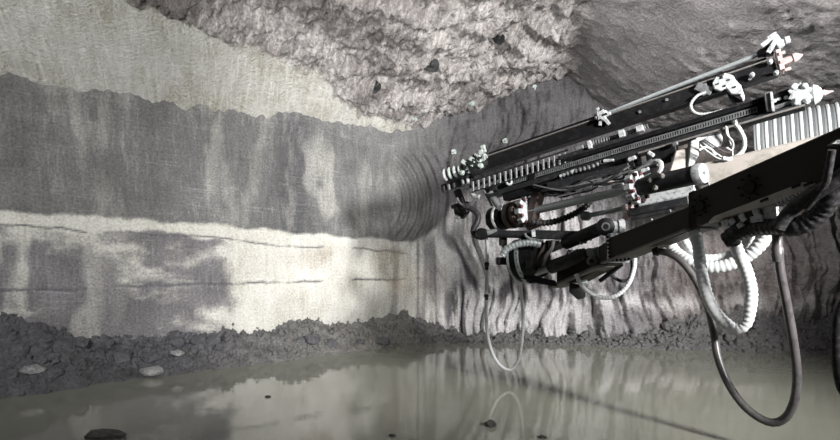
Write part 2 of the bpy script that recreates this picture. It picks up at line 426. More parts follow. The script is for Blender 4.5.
def wall_disp(s, z):
    """relief of the cut rock, metres towards the heading"""
    fac = ss(-0.3, 2.2, s)                                   # 0 on the planed left wall, 1 on the furrowed wall
    left = 0.10 * fbm(s * 0.35, z * 0.5, 3, 5) + 0.018 * fbm(s * 3, z * 3, 4, 9) + 0.008 * fbm(s * 14, z * 2, 2, 12)
    z0 = 2.2 - 0.06 * s
    for zz, wd, am in ((z0 + 0.02 * fbm(s * 2, s * 0, 2, 31), 0.02, 0.035), (z0 - 0.24 + 0.06 * fbm(s * 0.8, s * 0, 5, 33, 0.6), 0.014, 0.018), (1.36 + 0.03 * fbm(s * 2, s * 0, 4, 35, 0.7), 0.018, 0.03)):
        left = left - am * np.exp(-((z - zz) / wd) ** 2) * ss(-0.15, 0.35, fbm(s * 1.5, s * 0 + 2, 4, 37, 0.7) + 0.2)
    # ragged lip under the roof
    left = left + 0.09 * ss(4.25, 4.6, z + 0.1 * fbm(s * 3, z * 3, 3, 41)) * ss(0.4, -0.5, s)
    sway = 0.28 * vn(z * 0.8, s * 0.35, 51) + 0.16 * np.clip(1.6 - z, 0, 2) ** 1.5
    q = s - sway * 1.0
    furrow = -0.20 * ridge(q * 3.6, z * 0.5, 2, 61) - 0.09 * ridge(q * 6.2, z * 1.1, 3, 71) + 0.03 * fbm(s * 9, z * 6, 3, 81) + 0.07 * fbm(q * 11, z * 2.4, 4, 83, 0.7)
    lumps = 0.22 * fbm(s * 0.6, z * 0.6, 3, 91)
    top = ss(2.7, 3.4, z + 0.3 * fbm(s, z, 2, 95))
    right = (furrow * (1 - 0.6 * top) + lumps + top * (0.10 * fbm(s * 2.2 + z, z * 2.2 - s, 4, 99)))
    # cutter-head arcs in the corner
    r = np.hypot(s + 0.7, (z - 3.1))
    arcs = 0.045 * np.sin(r * 2 * np.pi / 0.19) * ss(0.5, 0.8, r) * ss(2.3, 1.7, r) * ss(-0.2, 0.2, s) * ss(1.9, 2.5, z) * ss(4.4, 4.0, z)
    comb = -0.08 * ridge(s * 3.6, z * 0.2, 2, 17) * ss(-0.35, 0.1, s) * ss(2.0, 1.2, s) * ss(2.6, 2.1, z)
    return left * (1 - fac) + right * fac + arcs + comb

def wall(name, s0, s1, step_s, zs, mat):
    s = np.concatenate([np.arange(s0[0], s0[1], s0[2]) for s0 in step_s])
    S, Z = np.meshgrid(s, zs)
    D = wall_disp(S, Z)
    px, py = path(S); nx, ny = nrm(S)
    X = px + nx * D; Y = py + ny * D
    z0 = 2.2 - 0.06 * S
    edge = 0.05 * fbm(S * 3, Z * 3, 3, 21)
    zr = z0 + 0.85 * ss(0.3, 2.2, S)
    dark = ss(-0.03, 0.04 + 0.6 * ss(0.2, 2, S), Z - zr + edge + 0.25 * ss(0.2, 1.5, S) * fbm(S * 0.9, Z * 1.2, 3, 23))
    # bedding cracks
    lines = np.zeros_like(S)
    lf = ss(0.9, 0.2, S)
    for zz, wd in ((z0 - 0.24 + 0.06 * fbm(S * 0.8, S * 0, 5, 33, 0.6), 0.016), (1.36 + 0.03 * fbm(S * 2, S * 0, 4, 35, 0.7), 0.02)):
        lines = np.maximum(lines, np.exp(-((Z - zz) / wd) ** 2) * ss(-0.15, 0.35, fbm(S * 1.5, S * 0 + 2, 4, 37, 0.7) + 0.2) * lf)
    # pale dry scuffs inside the dark bed
    pale = ss(0.0, 0.7, fbm(S * 2.6 + 3, Z * 0.6, 6, 43, 0.7)) * 0.2
    col = ss(0.36, 0.2, np.abs(S + 1.55 + 0.30 * (Z - 3) + 0.25 * fbm(S * 3, Z * 1.5, 4, 53))) * ss(2.5, 2.8, Z + 0.15 * fbm(S * 5, Z * 2, 3, 3)) * ss(4.45, 3.7, Z + 0.2 * fbm(S * 5, Z, 3, 6)) * 0.32
    dark = dark * (0.88 + 0.12 * np.exp(-((S + 2.35) / 0.4) ** 2)) * (1 - np.maximum(pale * ss(0.5, -0.5, S), col))
    # mauve wet patches below the pale seam, left of the dry area
    wet = ss(-3.40, -3.75, S + 0.1 * fbm(S * 3, Z * 3, 3, 44)) * ss(0.06, 0.14, z0 - Z + 0.1 * fbm(S * 1.5, Z, 3, 45) - 0.12)
    st = wet * ss(-0.5, 0.2, fbm(S * 0.7, Z * 1.3, 6, 46, 0.6) + 0.45 * ss(-4.5, -6, S)) * 0.9
    st = st * (1 - 0.6 * ss(0.1, 0.6, fbm(S * 2.2, Z * 0.8, 3, 47)) * ss(-5, -6.5, S))
    # back wall: shade of the furrows painted in as mauve
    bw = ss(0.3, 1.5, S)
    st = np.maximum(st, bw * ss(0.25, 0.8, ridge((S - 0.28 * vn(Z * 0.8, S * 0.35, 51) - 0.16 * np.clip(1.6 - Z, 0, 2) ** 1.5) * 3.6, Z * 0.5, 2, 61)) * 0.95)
    st = np.maximum(st, 0.8 * ss(0.35, 0.85, ridge(S * 3.6, Z * 0.2, 2, 17)) * ss(-0.35, 0.1, S) * ss(2.0, 1.2, S) * ss(2.5, 2.0, Z))  # comb grooves at the corner get the same painted shade
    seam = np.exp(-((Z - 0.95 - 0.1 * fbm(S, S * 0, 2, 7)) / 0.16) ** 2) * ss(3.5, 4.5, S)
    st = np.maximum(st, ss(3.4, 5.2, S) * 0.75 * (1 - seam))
    br = ss(0.05, 0.6, fbm(S * 0.9 + 1, Z * 0.8 + 4, 4, 48)) * 0.45 * ss(-3, -2, S) * ss(1.2, 0.6, S) * ss(2.2, 1.9, Z)
    br = np.maximum(br, 0.8 * np.exp(-((S - 0.25) / 0.45) ** 2 - ((Z - 1.25) / 0.3) ** 2) * (0.6 + 0.6 * fbm(S * 3, Z * 3, 3, 49)))
    br = np.maximum(br, ss(5, 6.5, S) * 0.35)
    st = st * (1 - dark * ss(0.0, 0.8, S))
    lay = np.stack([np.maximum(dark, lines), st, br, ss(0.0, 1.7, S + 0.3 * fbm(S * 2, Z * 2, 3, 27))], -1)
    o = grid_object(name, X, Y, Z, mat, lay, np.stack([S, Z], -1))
    return o
zs = np.arange(-0.4, 6.4, 0.024)
o = wall('wall_left', None, None, [(-17.5, -8.2, 0.15), (-8.2, 0.2501, 0.026)], np.arange(-0.4, 5.4, 0.024), 'left')
tag(o, 'planed layered rock wall with dark upper bed over a pale seam', None, None, 'structure')
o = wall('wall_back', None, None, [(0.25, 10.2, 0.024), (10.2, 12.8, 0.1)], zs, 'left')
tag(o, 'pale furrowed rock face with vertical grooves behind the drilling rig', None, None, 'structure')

# ------------------------------------------------------------------ roof: scaled limestone on the left, sprayed concrete vault on the right
LX, LY = float(path(np.array(-3.0))[0]), float(path(np.array(-3.0))[1])
def dl(x, y): return (x - LX) * math.sin(AL) - (y - LY) * math.cos(AL)
def ceil_z(x, y):
    d = dl(x, y)
    al = x * math.cos(AL) + y * math.sin(AL)
    rag = (0.07 * fbm(al * 0.9, al * 0, 2, 161) + 0.07 * fbm(al * 4.5, al * 0 + 3, 3, 163, 0.7)) * np.exp(-np.abs(d) * 3) - 0.14 * ss(-3.0, -0.6, x) * np.exp(-np.abs(d) * 1.2)
    hr = 4.64 + rag + np.where(d > 0, 2.2 * (1 - np.exp(-np.maximum(d, 0) / 2.6)), np.maximum(0.85 * d, -0.5))
    hs = np.interp(x, [-20, 2.9, 4.6, 6.4, 8.3, 12], [21.0, 6.15, 4.85, 4.15, 3.45, 2.3]) + 0.13 * (12 - y)
    k = 0.10; h = np.clip(0.5 + 0.5 * (hs - hr) / k, 0, 1)
    return hs * (1 - h) + hr * h - k * h * (1 - h), d, hs - hr
cx = np.concatenate([np.arange(-15, -7.6, 0.2), np.arange(-7.6, 8.8, 0.036), np.arange(8.8, 12.2, 0.2)])
cy = np.concatenate([np.arange(-3, 5.2, 0.2), np.arange(5.2, 13.9, 0.036)])
X, Y = np.meshgrid(cx, cy)
Z, D, diff = ceil_z(X, Y)
bandw = np.interp(X, [-7, -4.4, -1.25, 0], [2.4, 1.75, 0.55, 0.05]) + 0.18 * fbm(X * 1.6, Y * 1.6, 3, 101)
sm = ss(0.12, -0.12, D - bandw)
sh = ss(0.25, -0.25, diff + 0.35 * fbm(X * 1.1, Y * 1.1, 3, 103))
ca, sa = math.cos(0.6), math.sin(0.6)
A = X * ca + Y * sa; B = -X * sa + Y * ca
rough = 1.25 * (0.12 * ridge(A * 0.9 + 0.3 * fbm(X, Y, 2, 1), B * 2.1, 3, 111) + 0.10 * fbm(X * 0.7, Y * 0.7, 3, 113) + 0.07 * ridge(A * 3.8 + 0.4 * fbm(X * 2, Y * 2, 2, 2), B * 1.6, 2, 117) + 0.06 * ridge(A * 8.5 + 0.5 * fbm(X * 3, Y * 3, 2, 4), B * 2.6, 2, 118) + 0.05 * fbm(X * 7, Y * 7, 4, 119, 0.7))
smooth = 0.03 * fbm(X * 0.8, Y * 0.8, 3, 121) + 0.012 * ridge(A * 2, B * 8, 2, 123)
shot = 0.06 * fbm(X * 0.8, Y * 0.8, 3, 131) + 0.03 * fbm(X * 7, Y * 7, 3, 133)
Z = Z - (rough * (1 - sm) * (1 - sh) + smooth * sm + shot * sh * (1 - sm))
brn = ss(0.25, 0.7, fbm(A * 0.7 + 5, B * 1.5, 4, 141)) * (1 - sm) * (1 - sh) * 0.75
brn = np.maximum(brn, sh * ss(-0.1, 0.6, fbm(X * 0.5 + 2, Y * 0.5, 4, 143)) * 0.22)
up = ss(0.3, 1.6, D - bandw) * ss(0.5, -1.8, X) * 0.85 * (1 - sm)
brn = np.maximum(brn, up)
o = grid_object('ceiling', X, Y, Z, 'ceil', np.stack([sm, sh, brn], -1), None, True)
tag(o, 'rough scaled rock roof running into a grey sprayed concrete vault', None, None, 'structure')

# ------------------------------------------------------------------ floor under the water, water, rubble banks
gx = np.linspace(-16, 12, 90); gy = np.linspace(-4, 14.5, 70)
X, Y = np.meshgrid(gx, gy)
o = grid_object('floor', X, Y, -0.35 + 0.08 * fbm(X, Y, 3, 151), 'mud')
tag(o, 'muddy tunnel floor under the standing water', None, None, 'structure')
o = MB().box((-2, 5.2, -0.05), (14, 0, 0), (0, 9.2, 0), (0, 0, 0.05)).build('flood_water', 'water')
tag(o, 'murky grey-green water flooding the tunnel floor', 'water', None, 'stuff')

def bank(name, s0, s1, mat, label, hfun, wfun, n_st, seed):
    ns = int((s1 - s0) / 0.022); nv = 76
    S, T = np.meshgrid(np.linspace(s0, s1, ns), np.linspace(0, 1, nv))
    H = hfun(S) * (1 + 0.30 * fbm(S * 1.3, S * 0, 3, seed)); W = wfun(S) * (1 + 0.2 * fbm(S * 0.9, S * 0 + 5, 3, seed + 1))
    px, py = path(S); nx, ny = nrm(S)
    off = -0.35 + T * (W + 0.35)
    X = px + nx * off; Y = py + ny * off
    prof = np.where(T < 0.22, 1.0, np.clip(1 - (T - 0.22) / 0.70, -0.3, 1) ** 1.0)
    Z = H * prof - 0.06 * ss(0.85, 1, T) + (0.07 * ridge(S * 1.8, T * 2.4, 4, seed + 2) + 0.13 * fbm(S * 4, T * 6, 6, seed + 3, 0.72)) * np.clip(prof * 1.6 + 0.15, 0, 1)
    f = lambda s, t: None
    o = grid_object(name, X, Y, Z, mat)
    # loose stones joined to the bank
    rg = random.Random(seed); vs = []; fs = []
    iv, if_ = ico(1); iv = np.array([tuple(v) for v in iv]); if_ = np.array(if_)
    base = 0; AV = []; AF = []
    R = np.random.default_rng(seed)
    for _ in range(n_st):
        i = R.integers(nv // 6, nv - 2); j = R.integers(0, ns)
        if Z[i, j] < -0.04: continue
        r = 0.008 + 0.045 * R.random() ** 5
        sc = R.uniform(0.6, 1.3, 3) * r
        a = R.uniform(0, 6.28, 2); c1, s1_, c2, s2 = math.cos(a[0]), math.sin(a[0]), math.cos(a[1]), math.sin(a[1])
        rot = np.array([[c1, -s1_, 0], [s1_, c1, 0], [0, 0, 1]]) @ np.array([[1, 0, 0], [0, c2, -s2], [0, s2, c2]])
        p = (iv * (1 + R.uniform(-0.28, 0.28, (len(iv), 1))) * sc) @ rot.T + np.array([X[i, j], Y[i, j], Z[i, j] + r * 0.25])
        AV.append(p); AF.append(if_ + base); base += len(iv)
    me = o.data; nv0 = len(me.vertices)
    vv = np.concatenate(AV); ff = np.concatenate(AF)
    co = np.zeros(nv0 * 3, np.float32); me.vertices.foreach_get('co', co)
    lv = np.zeros(len(me.loops), np.int32); me.loops.foreach_get('vertex_index', lv)
    me2 = bpy.data.meshes.new(name)
    me2.vertices.add(nv0 + len(vv)); me2.vertices.foreach_set('co', np.concatenate([co, vv.ravel().astype(np.float32)]))
    nq = len(lv) // 4; nt_ = len(ff)
    me2.loops.add(nq * 4 + nt_ * 3); me2.loops.foreach_set('vertex_index', np.concatenate([lv, (ff + nv0).ravel().astype(np.int32)]))
    me2.polygons.add(nq + nt_)
    me2.polygons.foreach_set('loop_start', np.concatenate([np.arange(0, nq * 4, 4), nq * 4 + np.arange(0, nt_ * 3, 3)]).astype(np.int32))
    me2.polygons.foreach_set('loop_total', np.concatenate([np.full(nq, 4), np.full(nt_, 3)]).astype(np.int32))
    me2.update(calc_edges=True); me2.materials.append(M[mat]); me2.validate()
    o.data = me2; bpy.data.meshes.remove(me)
    tag(o, label, 'rubble', None, 'stuff')
    return S, T, X, Y, Z
hl = lambda s: np.interp(s, [-17, -8, -7.3, -6.5, -5.6, -5, -4.3, -3.4, -2.6, -1.8, -1.3, -0.7, -0.1, 0.5], [0.9, 0.9, 0.85, 0.75, 0.55, 0.42, 0.40, 0.48, 0.42, 0.52, 0.62, 0.50, 0.58, 0.45])
wl = lambda s: np.interp(s, [-17, -7, -5, -3, -1, 0.5], [1.7, 1.5, 1.3, 1.0, 0.85, 0.75])
hb = lambda s: np.interp(s, [0.4, 1.2, 2.2, 3.2, 4.6, 5.5, 6.5, 7.5, 9, 12], [0.45, 0.30, 0.16, 0.12, 0.18, 0.38, 0.65, 0.62, 0.7, 0.7])
wb = lambda s: np.interp(s, [0.4, 2, 4, 6, 12], [0.75, 0.5, 0.45, 0.7, 0.9])
BL = bank('rubble_bank', -14, 0.45, 'rubble', 'heap of wet dark grey rubble along the foot of the left wall', hl, wl, 9000, 201)
BR = bank('rubble_bank', 0.4, 11.5, 'rubble2', 'low strip of brownish rubble along the foot of the back wall', hb, wb, 6000, 231)

def clod(name, c, r, seed, mat, label, cat, group=None, sq=(1, 1, 0.7), sub=2):
    o = MB().blob(c, r, seed, sub, sq, 0.22).build(name, mat); return tag(o, label, cat, group)
def on_bank(B, px, py):
    S, T, X, Y, Z = B
    k = np.hypot(CX + X / Y * FPX - px, HY - (Z - CAMZ) / Y * FPX - py) + np.where(T < 0.2, 50, 0)
    i = np.unravel_index(np.argmin(k), k.shape); return V((X[i], Y[i], Z[i]))
for px, py, r, lab in ((178, 354, 0.085, 'pale grey stone lying midway up the left rubble heap'),
                       (153, 373, 0.13, 'flat pale slab of rock at the water edge of the left rubble heap'),
                       (35, 372, 0.12, 'lighter grey lump low on the rubble heap near the left frame edge')):
    clod('loose_stone', on_bank(BL, px, py) + V((0, -0.03, 0.03)), r, int(px), 'stone', lab, 'stone', 'loose pale stones on the rubble', (1.3, 0.9, 0.6))
rg = random.Random(77)
for k in range(26):
    px = rg.uniform(8, 390); c = on_bank(BL, px, rg.uniform(338, 345) + (395 - 350) * max(0, (300 - px) / 300) * rg.uniform(0.0, 0.9))
    clod('rock_chunk', c + V((0, 0, 0.02)), rg.uniform(0.08, 0.15), 300 + k, 'chunk', 'dark grey broken rock chunk half buried in the left rubble heap', 'rock', 'rock chunks in the left rubble heap', (1, 1, 0.8))
for k in range(16):
    px = rg.uniform(640, 835); c = on_bank(BR, px, rg.uniform(325, 352))
    clod('rock_chunk', c + V((0, 0, 0.02)), rg.uniform(0.07, 0.14), 400 + k, 'rubble2', 'brownish rock chunk lying in the rubble strip under the back wall', 'rock', 'rock chunks under the back wall', (1, 1, 0.8))
def on_water(px, py):
    Yv = CAMZ * FPX / (py - HY); return V(((px - CX) / FPX * Yv, Yv, 0))
for px, py, r, lab, sq in ((490, 426, 0.06, 'dark mud clod poking out of the water under the thin hanging hose', (1.1, 1, 0.9)),
                       (105, 437, 0.11, 'black mud lump breaking the water at the lower left', (1.8, 1, 0.5)),
                       (392, 436, 0.03, 'tiny dark mud speck in the water at the bottom centre', (1.3, 1, 0.6)),
                       (268, 397, 0.03, 'tiny dark clod floating off the left rubble heap', (1.3, 1, 0.6)),
                       (543, 438, 0.035, 'small dark clod at the bottom edge right of the hose reflection', (1.2, 1, 0.7))):
    clod('mud_clod', on_water(px, py) + V((0, 0, r * 0.2)), r, int(px), 'mud', lab, 'mud clod', 'mud clods in the water', sq)

# ------------------------------------------------------------------ rock bolts in the roof and in the dark notch (set on the surface they pin)
bpy.context.view_layer.update()
DG = bpy.context.evaluated_depsgraph_get()
def hit(px, py):
    d = (P(px, py, 1) - V((0, 0, CAMZ))).normalized()
    ok, loc, n, *_ = SC.ray_cast(DG, V((0, 0, CAMZ)) + d * 4.0, d)
    n = V(n); n = -n if n.dot(d) > 0 else n
    return V(loc), n
def rock_bolt(px, py, size, mat, label, group):
    c, n = hit(px, py)
    n = (n * 0.6 + V((0, -0.5, -0.3))).normalized()
    e = n.cross(V((0, 0, 1))).normalized(); u = n.cross(e).normalized()
    t = thing('rock_bolt', c, label, 'rock bolt', group)
    a = 0.3 + (px % 7) * 0.2; e, u = e * math.cos(a) + u * math.sin(a), u * math.cos(a) - e * math.sin(a)
    MB().prism([c + e * size * x + u * size * y for x, y in ((-1, -0.6), (-0.5, -1), (0.7, -0.9), (1, -0.2), (0.8, 0.8), (-0.3, 1), (-0.9, 0.6))], n * 0.02).build('plate', mat, t, bevel=0.004)
    MB().lathe(c, c + n * 0.10, [(0, size * 0.5), (0.3, size * 0.4), (0.35, size * 0.24), (0.7, size * 0.24), (0.72, size * 0.14), (1, size * 0.12)], 6).build('nut', mat, t)
G = 'rock bolts pinning the roof'
for px, py, sz, m, lab in ((432, 65, 0.14, 'dgrey', 'dark rock bolt plate in a roof hollow, middle of three'),
                           (499, 38, 0.12, 'dgrey', 'dark rock bolt plate highest up on the pale roof'),
                           (375, 87, 0.12, 'dgrey', 'dark rock bolt plate lowest of three on the pale roof'),
                           (535, 88, 0.07, 'green', 'small pale rock bolt nearest the peak of the dark notch'),
                           (472, 103, 0.07, 'green', 'small pale rock bolt on the edge between pale roof and dark notch'),
                           (415, 119, 0.055, 'green', 'small pale rock bolt at the left start of the dark notch edge'),
                           (505, 141, 0.06, 'green', 'small pale rock bolt in the dark wall just above the upper guide rod'),
                           (454, 152, 0.06, 'green', 'small pale rock bolt left of the pale green rock drill')):
    rock_bolt(px, py, sz, m, lab, G)

# ------------------------------------------------------------------ drilling rig
class Axis:
    def __init__(s, A, B):
        s.A = V(A); s.B = V(B); s.d = s.B - s.A; s.a = s.d.normalized()
        s.n = s.a.cross(V((0, 0, 1))).normalized(); s.u = s.n.cross(s.a).normalized()   # n faces the camera, u up
    def t(s, px):
        k = (px - CX) / FPX; return (k * s.A.y - s.A.x) / (s.d.x - k * s.d.y)
    def at(s, px, du=0.0, dn=0.0): return s.A + s.d * s.t(px) + s.u * du + s.n * dn
    def Yat(s, px): return s.A.y + s.d.y * s.t(px)
    def pp(s, px, py, off=0.0): return P(px, py, s.Yat(px) - off)
def bolts(mb, c, axis, R, n, r, h, ph=0.0):
    axis = V(axis).normalized(); e = V((0, 0, 1)) if abs(axis.z) < 0.9 else V((1, 0, 0))
    a = axis.cross(e).normalized(); b = a.cross(axis)
    out = []
    for k in range(n):
        g = ph + 2 * math.pi * k / n; q = V(c) + (a * math.cos(g) + b * math.sin(g)) * R
        out.append((q, q + axis * h))
    return out

# ---- upper feed
F1 = Axis(P(449, 177, 8.8), P(776, 68, 6.6))
t1 = thing('drill_feed', F1.A.copy(), 'upper black drill feed with pale guide rod and pink spike tip', 'drill feed', 'drill feeds of the rig')
MB().beam(F1.A, F1.B, 0.16, 0.17, F1.u).build('feed_beam', 'black', t1, bevel=0.01)
MB().beam(F1.at(449, 0.10), F1.at(776, 0.10), 0.20, 0.016, F1.u).build('top_rail', 'boomedge', t1, bevel=0.004)
MB().beam(F1.at(449, -0.09, 0.02), F1.at(776, -0.09, 0.02), 0.20, 0.025, F1.u).build('bottom_rail', 'black', t1, bevel=0.004)
MB().beam(F1.at(490, 0.15, -0.05), F1.at(770, 0.15, -0.05), 0.05, 0.045, F1.u).build('cable_tray', 'black', t1, bevel=0.004)
g0, g1, g2, g3 = F1.pp(484, 161, 0.0), F1.pp(600, 116, 0.0), F1.pp(757, 55, 0.0), F1.pp(772, 49, 0)
MB().cyl(g0, g1, 0.018, None, 10).build('guide_rod', 'dgrey', t1, True)
MB().cyl(g1, g2, 0.025, 0.026, 12).build('guide_tube', 'rod', t1, True)
MB().beam(g2, g3, 0.09, 0.06, F1.u, 0.13, 0.15).build('rod_socket', 'black', t1, bevel=0.01)
# rod clamp: star casting
c = F1.pp(602, 116, 0.10)
mb = MB()
for k, (dx, dy) in enumerate(((-5, -8), (4, -5), (9, -3), (7, 8), (-2, 10), (-7, 2))):
    mb.beam(c, F1.pp(602 + dx, 116 + dy, 0.10 + 0.04 * (k % 2)), 0.06, 0.075, F1.n, 0.045, 0.05)
mb.box(c, F1.a * 0.05, F1.n * 0.07, F1.u * 0.07)
rc = mb.build('rod_clamp', 'white', t1, bevel=0.008)
for q, q2 in bolts(None, c + F1.n * 0.07, F1.n, 0.07, 4, 0.015, 0.03): MB().cyl(q, q2, 0.016, None, 6).build('bolt', 'dgrey', rc)
# head end
c = F1.pp(770, 45, 0.05)
mb = MB().beam(F1.pp(761, 47, .08), F1.pp(777, 36, .08), 0.10, 0.05, F1.u).beam(F1.pp(767, 40, .05), F1.pp(776, 34, .05), 0.16, 0.025, F1.u).beam(F1.pp(770, 50, .05), F1.pp(783, 45, .05), .08, .05, F1.u)
mb.beam(F1.pp(774, 36, .1), F1.pp(782, 47, .1), .07, .05, F1.n).beam(F1.pp(768, 53, .1), F1.pp(776, 40, .12), .05, .06, F1.n)
hb_ = mb.build('rod_head', 'white', t1, bevel=0.006)
MB().lathe(F1.pp(778, 43, .08), F1.pp(790, 39, .08), [(0, .03), (.6, .03), (.62, .045), (1, .04)], 10).build('knob', 'white', hb_, True)
pl = MB().beam(F1.pp(777.5, 52, .02), F1.pp(782, 72, .02), 0.22, 0.05, F1.a).build('front_plate', 'pink', t1, bevel=0.006)
for (x, y) in ((779, 54), (785, 70), (780, 62)):
    q = F1.pp(x, y, 0.12); MB().cyl(q, q + F1.a * 0.06, 0.02, None, 8).build('bolt', 'pink', pl)
MB().lathe(F1.pp(781, 62.5, 0.04), F1.pp(803, 54.5, 0.04), [(0, .055), (.05, .04), (.55, .04), (.56, .052), (.72, .05), (1, .004)], 14).build('spike', 'pink', t1, True)
for (x, y) in ((770, 62), (776, 73), (752, 75)):
    q = F1.pp(x, y, 0.12); MB().lathe(q - F1.n * .02, q + F1.n * .05, [(0, .03), (.7, .03), (1, .015)], 8).build('lug', 'white', t1, True)
# white bolted bracket
poly = [(712, 83), (716, 76), (721, 78), (724, 72.5), (733, 75), (736, 80), (741, 85), (745, 97), (743, 101), (738, 94), (731, 94), (726, 88), (720, 91), (714, 89)]
br = MB().prism([F1.pp(x, y, 0.16) for x, y in poly], -F1.n * 0.10).build('bracket', 'white', t1, bevel=0.01)
for (x, y) in ((722, 78), (729, 80), (725, 86), (735, 87), (740, 95), (718, 84)):
    q = F1.pp(x, y, 0.16); MB().cyl(q - F1.n * .01, q + F1.n * 0.018, 0.011, None, 8).build('bolt', 'dgrey', br)
mb = MB().prism([F1.pp(x, y, 0.10) for x, y in ((727, 92), (742, 100), (746, 107), (735, 104), (729, 98))], -F1.n * 0.12)
mb.build('bracket_web', 'dgrey', t1, bevel=0.006)
mb = MB().beam(F1.pp(696, 86, .1), F1.pp(712, 92, .1), .1, .05, F1.n).beam(F1.pp(703, 84, .1), F1.pp(706, 95, .1), .08, .04, F1.n)
mb.build('stop_block', 'grey', t1, bevel=0.006)
for x, y in ((750, 79), (667, 100), (640, 112)):
    q = F1.pp(x, y, .085); MB().cyl(q, q + F1.n * .02, .02, None, 8).build('rivet', 'grey', t1)
MB().tube([F1.pp(x, y, .12) for x, y in ((706, 92), (697, 96), (691, 104), (693, 111), (700, 114), (712, 113), (722, 110))], .018, 8, .15, .03).build('white_lead', 'whose', t1, True)
# rock drill at the left end
dr = MB()
ax0, ax1 = F1.pp(461, 171, .06), F1.pp(488, 161, .06)
dr.lathe(ax0, ax1, [(0, .04), (.06, .10), (.12, .10), (.14, .07), (.2, .07), (.22, .12), (.32, .13), (.34, .1), (.42, .15), (.62, .17), (.85, .14), (.88, .08), (1, .06)], 14)
drill = dr.build('rock_drill', 'dgrey', t1, True)
rgd = random.Random(8)
for k_ in range(26):
    f_ = rgd.random(); x = 463 + 22 * f_; y = 171 - 10 * f_ + rgd.uniform(-9, 5) * (0.6 + 0.4 * f_); q = F1.pp(x, y, .12 + rgd.uniform(0, .1)); a_ = rgd.choice((F1.a, F1.u, F1.n, F1.a + F1.u, F1.u - F1.a)).normalized()
    m_ = rgd.choice(('green', 'green', 'white', 'dgrey', 'green'))
    if k_ % 2: MB().lathe(q, q + a_ * rgd.uniform(.05, .10), [(0, .032), (.4, .042), (.5, .026), (1, .026)], 8).build('fitting', m_, drill)
    else: MB().beam(q, q + a_ * rgd.uniform(.06, .12), .065, .05, F1.n + F1.u * .3).build('valve_lug', m_, drill, bevel=.006)
for k, x in enumerate((446, 451, 456, 461)):
    q = F1.pp(x, 175 - 0.34 * (x - 446), .06); MB().torus(q, F1.a, .075, .028, 14, 6).build('drill_ring', 'green' if k % 2 else 'white', drill, True)
MB().cyl(F1.pp(444, 176, .06), F1.pp(464, 169, .06), .06, None, 12).build('shank', 'black', drill, True)
for x, y in ((477, 160), (487, 158)):
    q = F1.pp(x, y, .0); MB().torus(q, F1.a, .03, .014, 10, 6).build('rod_collar', 'boomedge', t1, True)
# drag chain under the beam
dc = MB().beam(F1.pp(470, 187, .10), F1.pp(600, 147, .10), .05, .035, F1.u).build('drag_chain', 'black', t1)
MB().beam(F1.pp(470, 181.5, .13), F1.pp(568, 150, .13), .03, .018, F1.u).build('chain_rim', 'dgrey', dc)
MB().beam(F1.pp(472, 192, .13), F1.pp(572, 161, .13), .03, .022, F1.u).build('chain_rim', 'dgrey', dc)
lk = None
for k in range(18):
    x = 473 + k * 5.4; y = 186.5 - (x - 473) * 0.312; c = F1.pp(x, y, .14)
    if lk is None:
        lk = MB().beam(c - F1.u * .075 - F1.a * .012, c + F1.u * .075 + F1.a * .012, .03, .026, F1.a, .03, .036).build('link', 'grey', dc, bevel=.004); c0 = c
    else:
        l2 = lk.copy(); COL.objects.link(l2); l2.parent = dc; l2.location = V(lk.location) + (c - c0)
# hose coil and fittings behind the lower feed
mb = MB().tube([F1.pp(x, y, .12) for x, y in ((588, 144), (600, 141), (612, 138), (622, 135), (634, 131), (648, 126))], .036, 8, .3, .035)
mb.build('coiled_hose', 'grey', t1)
for x, y, w_, h, m in ((590, 145, 4, 8, 'white'), (622, 134, 6, 7, 'white'), (580, 148, 8, 4, 'grey'), (640, 129, 7, 6, 'white')):
    c = F1.pp(x, y, .18); k = F1.Yat(x) / FPX
    MB().box(c, F1.a * w_ * k * .5, F1.n * .05, F1.u * h * k * .5).build('hose_clamp', m, t1, bevel=.008)
MB().beam(F1.pp(560, 158, .14), F1.pp(640, 134, .14), .08, .05, F1.u).build('hose_guide', 'dgrey', t1, bevel=.008)

# ---- lower feed
F2 = Axis(P(492, 190, 8.5), P(797, 100, 6.25))
t2 = thing('drill_feed', F2.A.copy(), 'lower black drill feed with roller chain and white cone nose', 'drill feed', 'drill feeds of the rig')
MB().beam(F2.at(492), F2.at(797), .10, .19, F2.u).build('feed_beam', 'black', t2, bevel=.008)
MB().beam(F2.at(500, .085, .05), F2.at(793, .085, .05), .12, .045, F2.u).build('top_rail', 'black', t2, bevel=.006)
MB().beam(F2.at(500, .115, .05), F2.at(793, .115, .05), .13, .014, F2.u).build('wear_strip', 'dgrey', t2)
MB().beam(F2.at(492, -.105, .06), F2.at(803, -.105, .06), .22, .05, F2.u).build('bottom_rail', 'dgrey', t2, bevel=.008)
MB().beam(F2.at(500, -.065, .07), F2.at(793, -.065, .07), .10, .03, F2.u).build('inner_rail', 'dgrey', t2, bevel=.004)
MB().beam(F2.at(640, -.118, .17), F2.at(803, -.118, .17), .03, .022, F2.u).build('rail_edge', 'boomedge', t2)
mb = MB()
for k in range(112):
    f = F2.t(512) + (F2.t(757) - F2.t(512)) * k / 111; c = F2.A + F2.d * f + F2.n * .075 + F2.u * .01
    mb.beam(c - F2.u * .032 - F2.a * .004, c + F2.u * .032 + F2.a * .006, .022, .014, F2.a)
    mb.box(c + F2.u * .027, F2.a * .013, F2.n * .012, F2.u * .006); mb.box(c - F2.u * .027, F2.a * .013, F2.n * .012, F2.u * .006)
tag(mb.build('roller_chain', 'grey', t2), None, None, None, 'stuff')
k = 6.4 / FPX
MB().beam(F2.pp(768, 93, .12), F2.pp(771, 112, .12), .12, .08, F2.a).build('clamp_plate', 'grey', t2, bevel=.01)
MB().beam(F2.pp(771.5, 93, .15), F2.pp(773.5, 112, .15), .10, .02, F2.a).build('clamp_edge', 'white', t2)
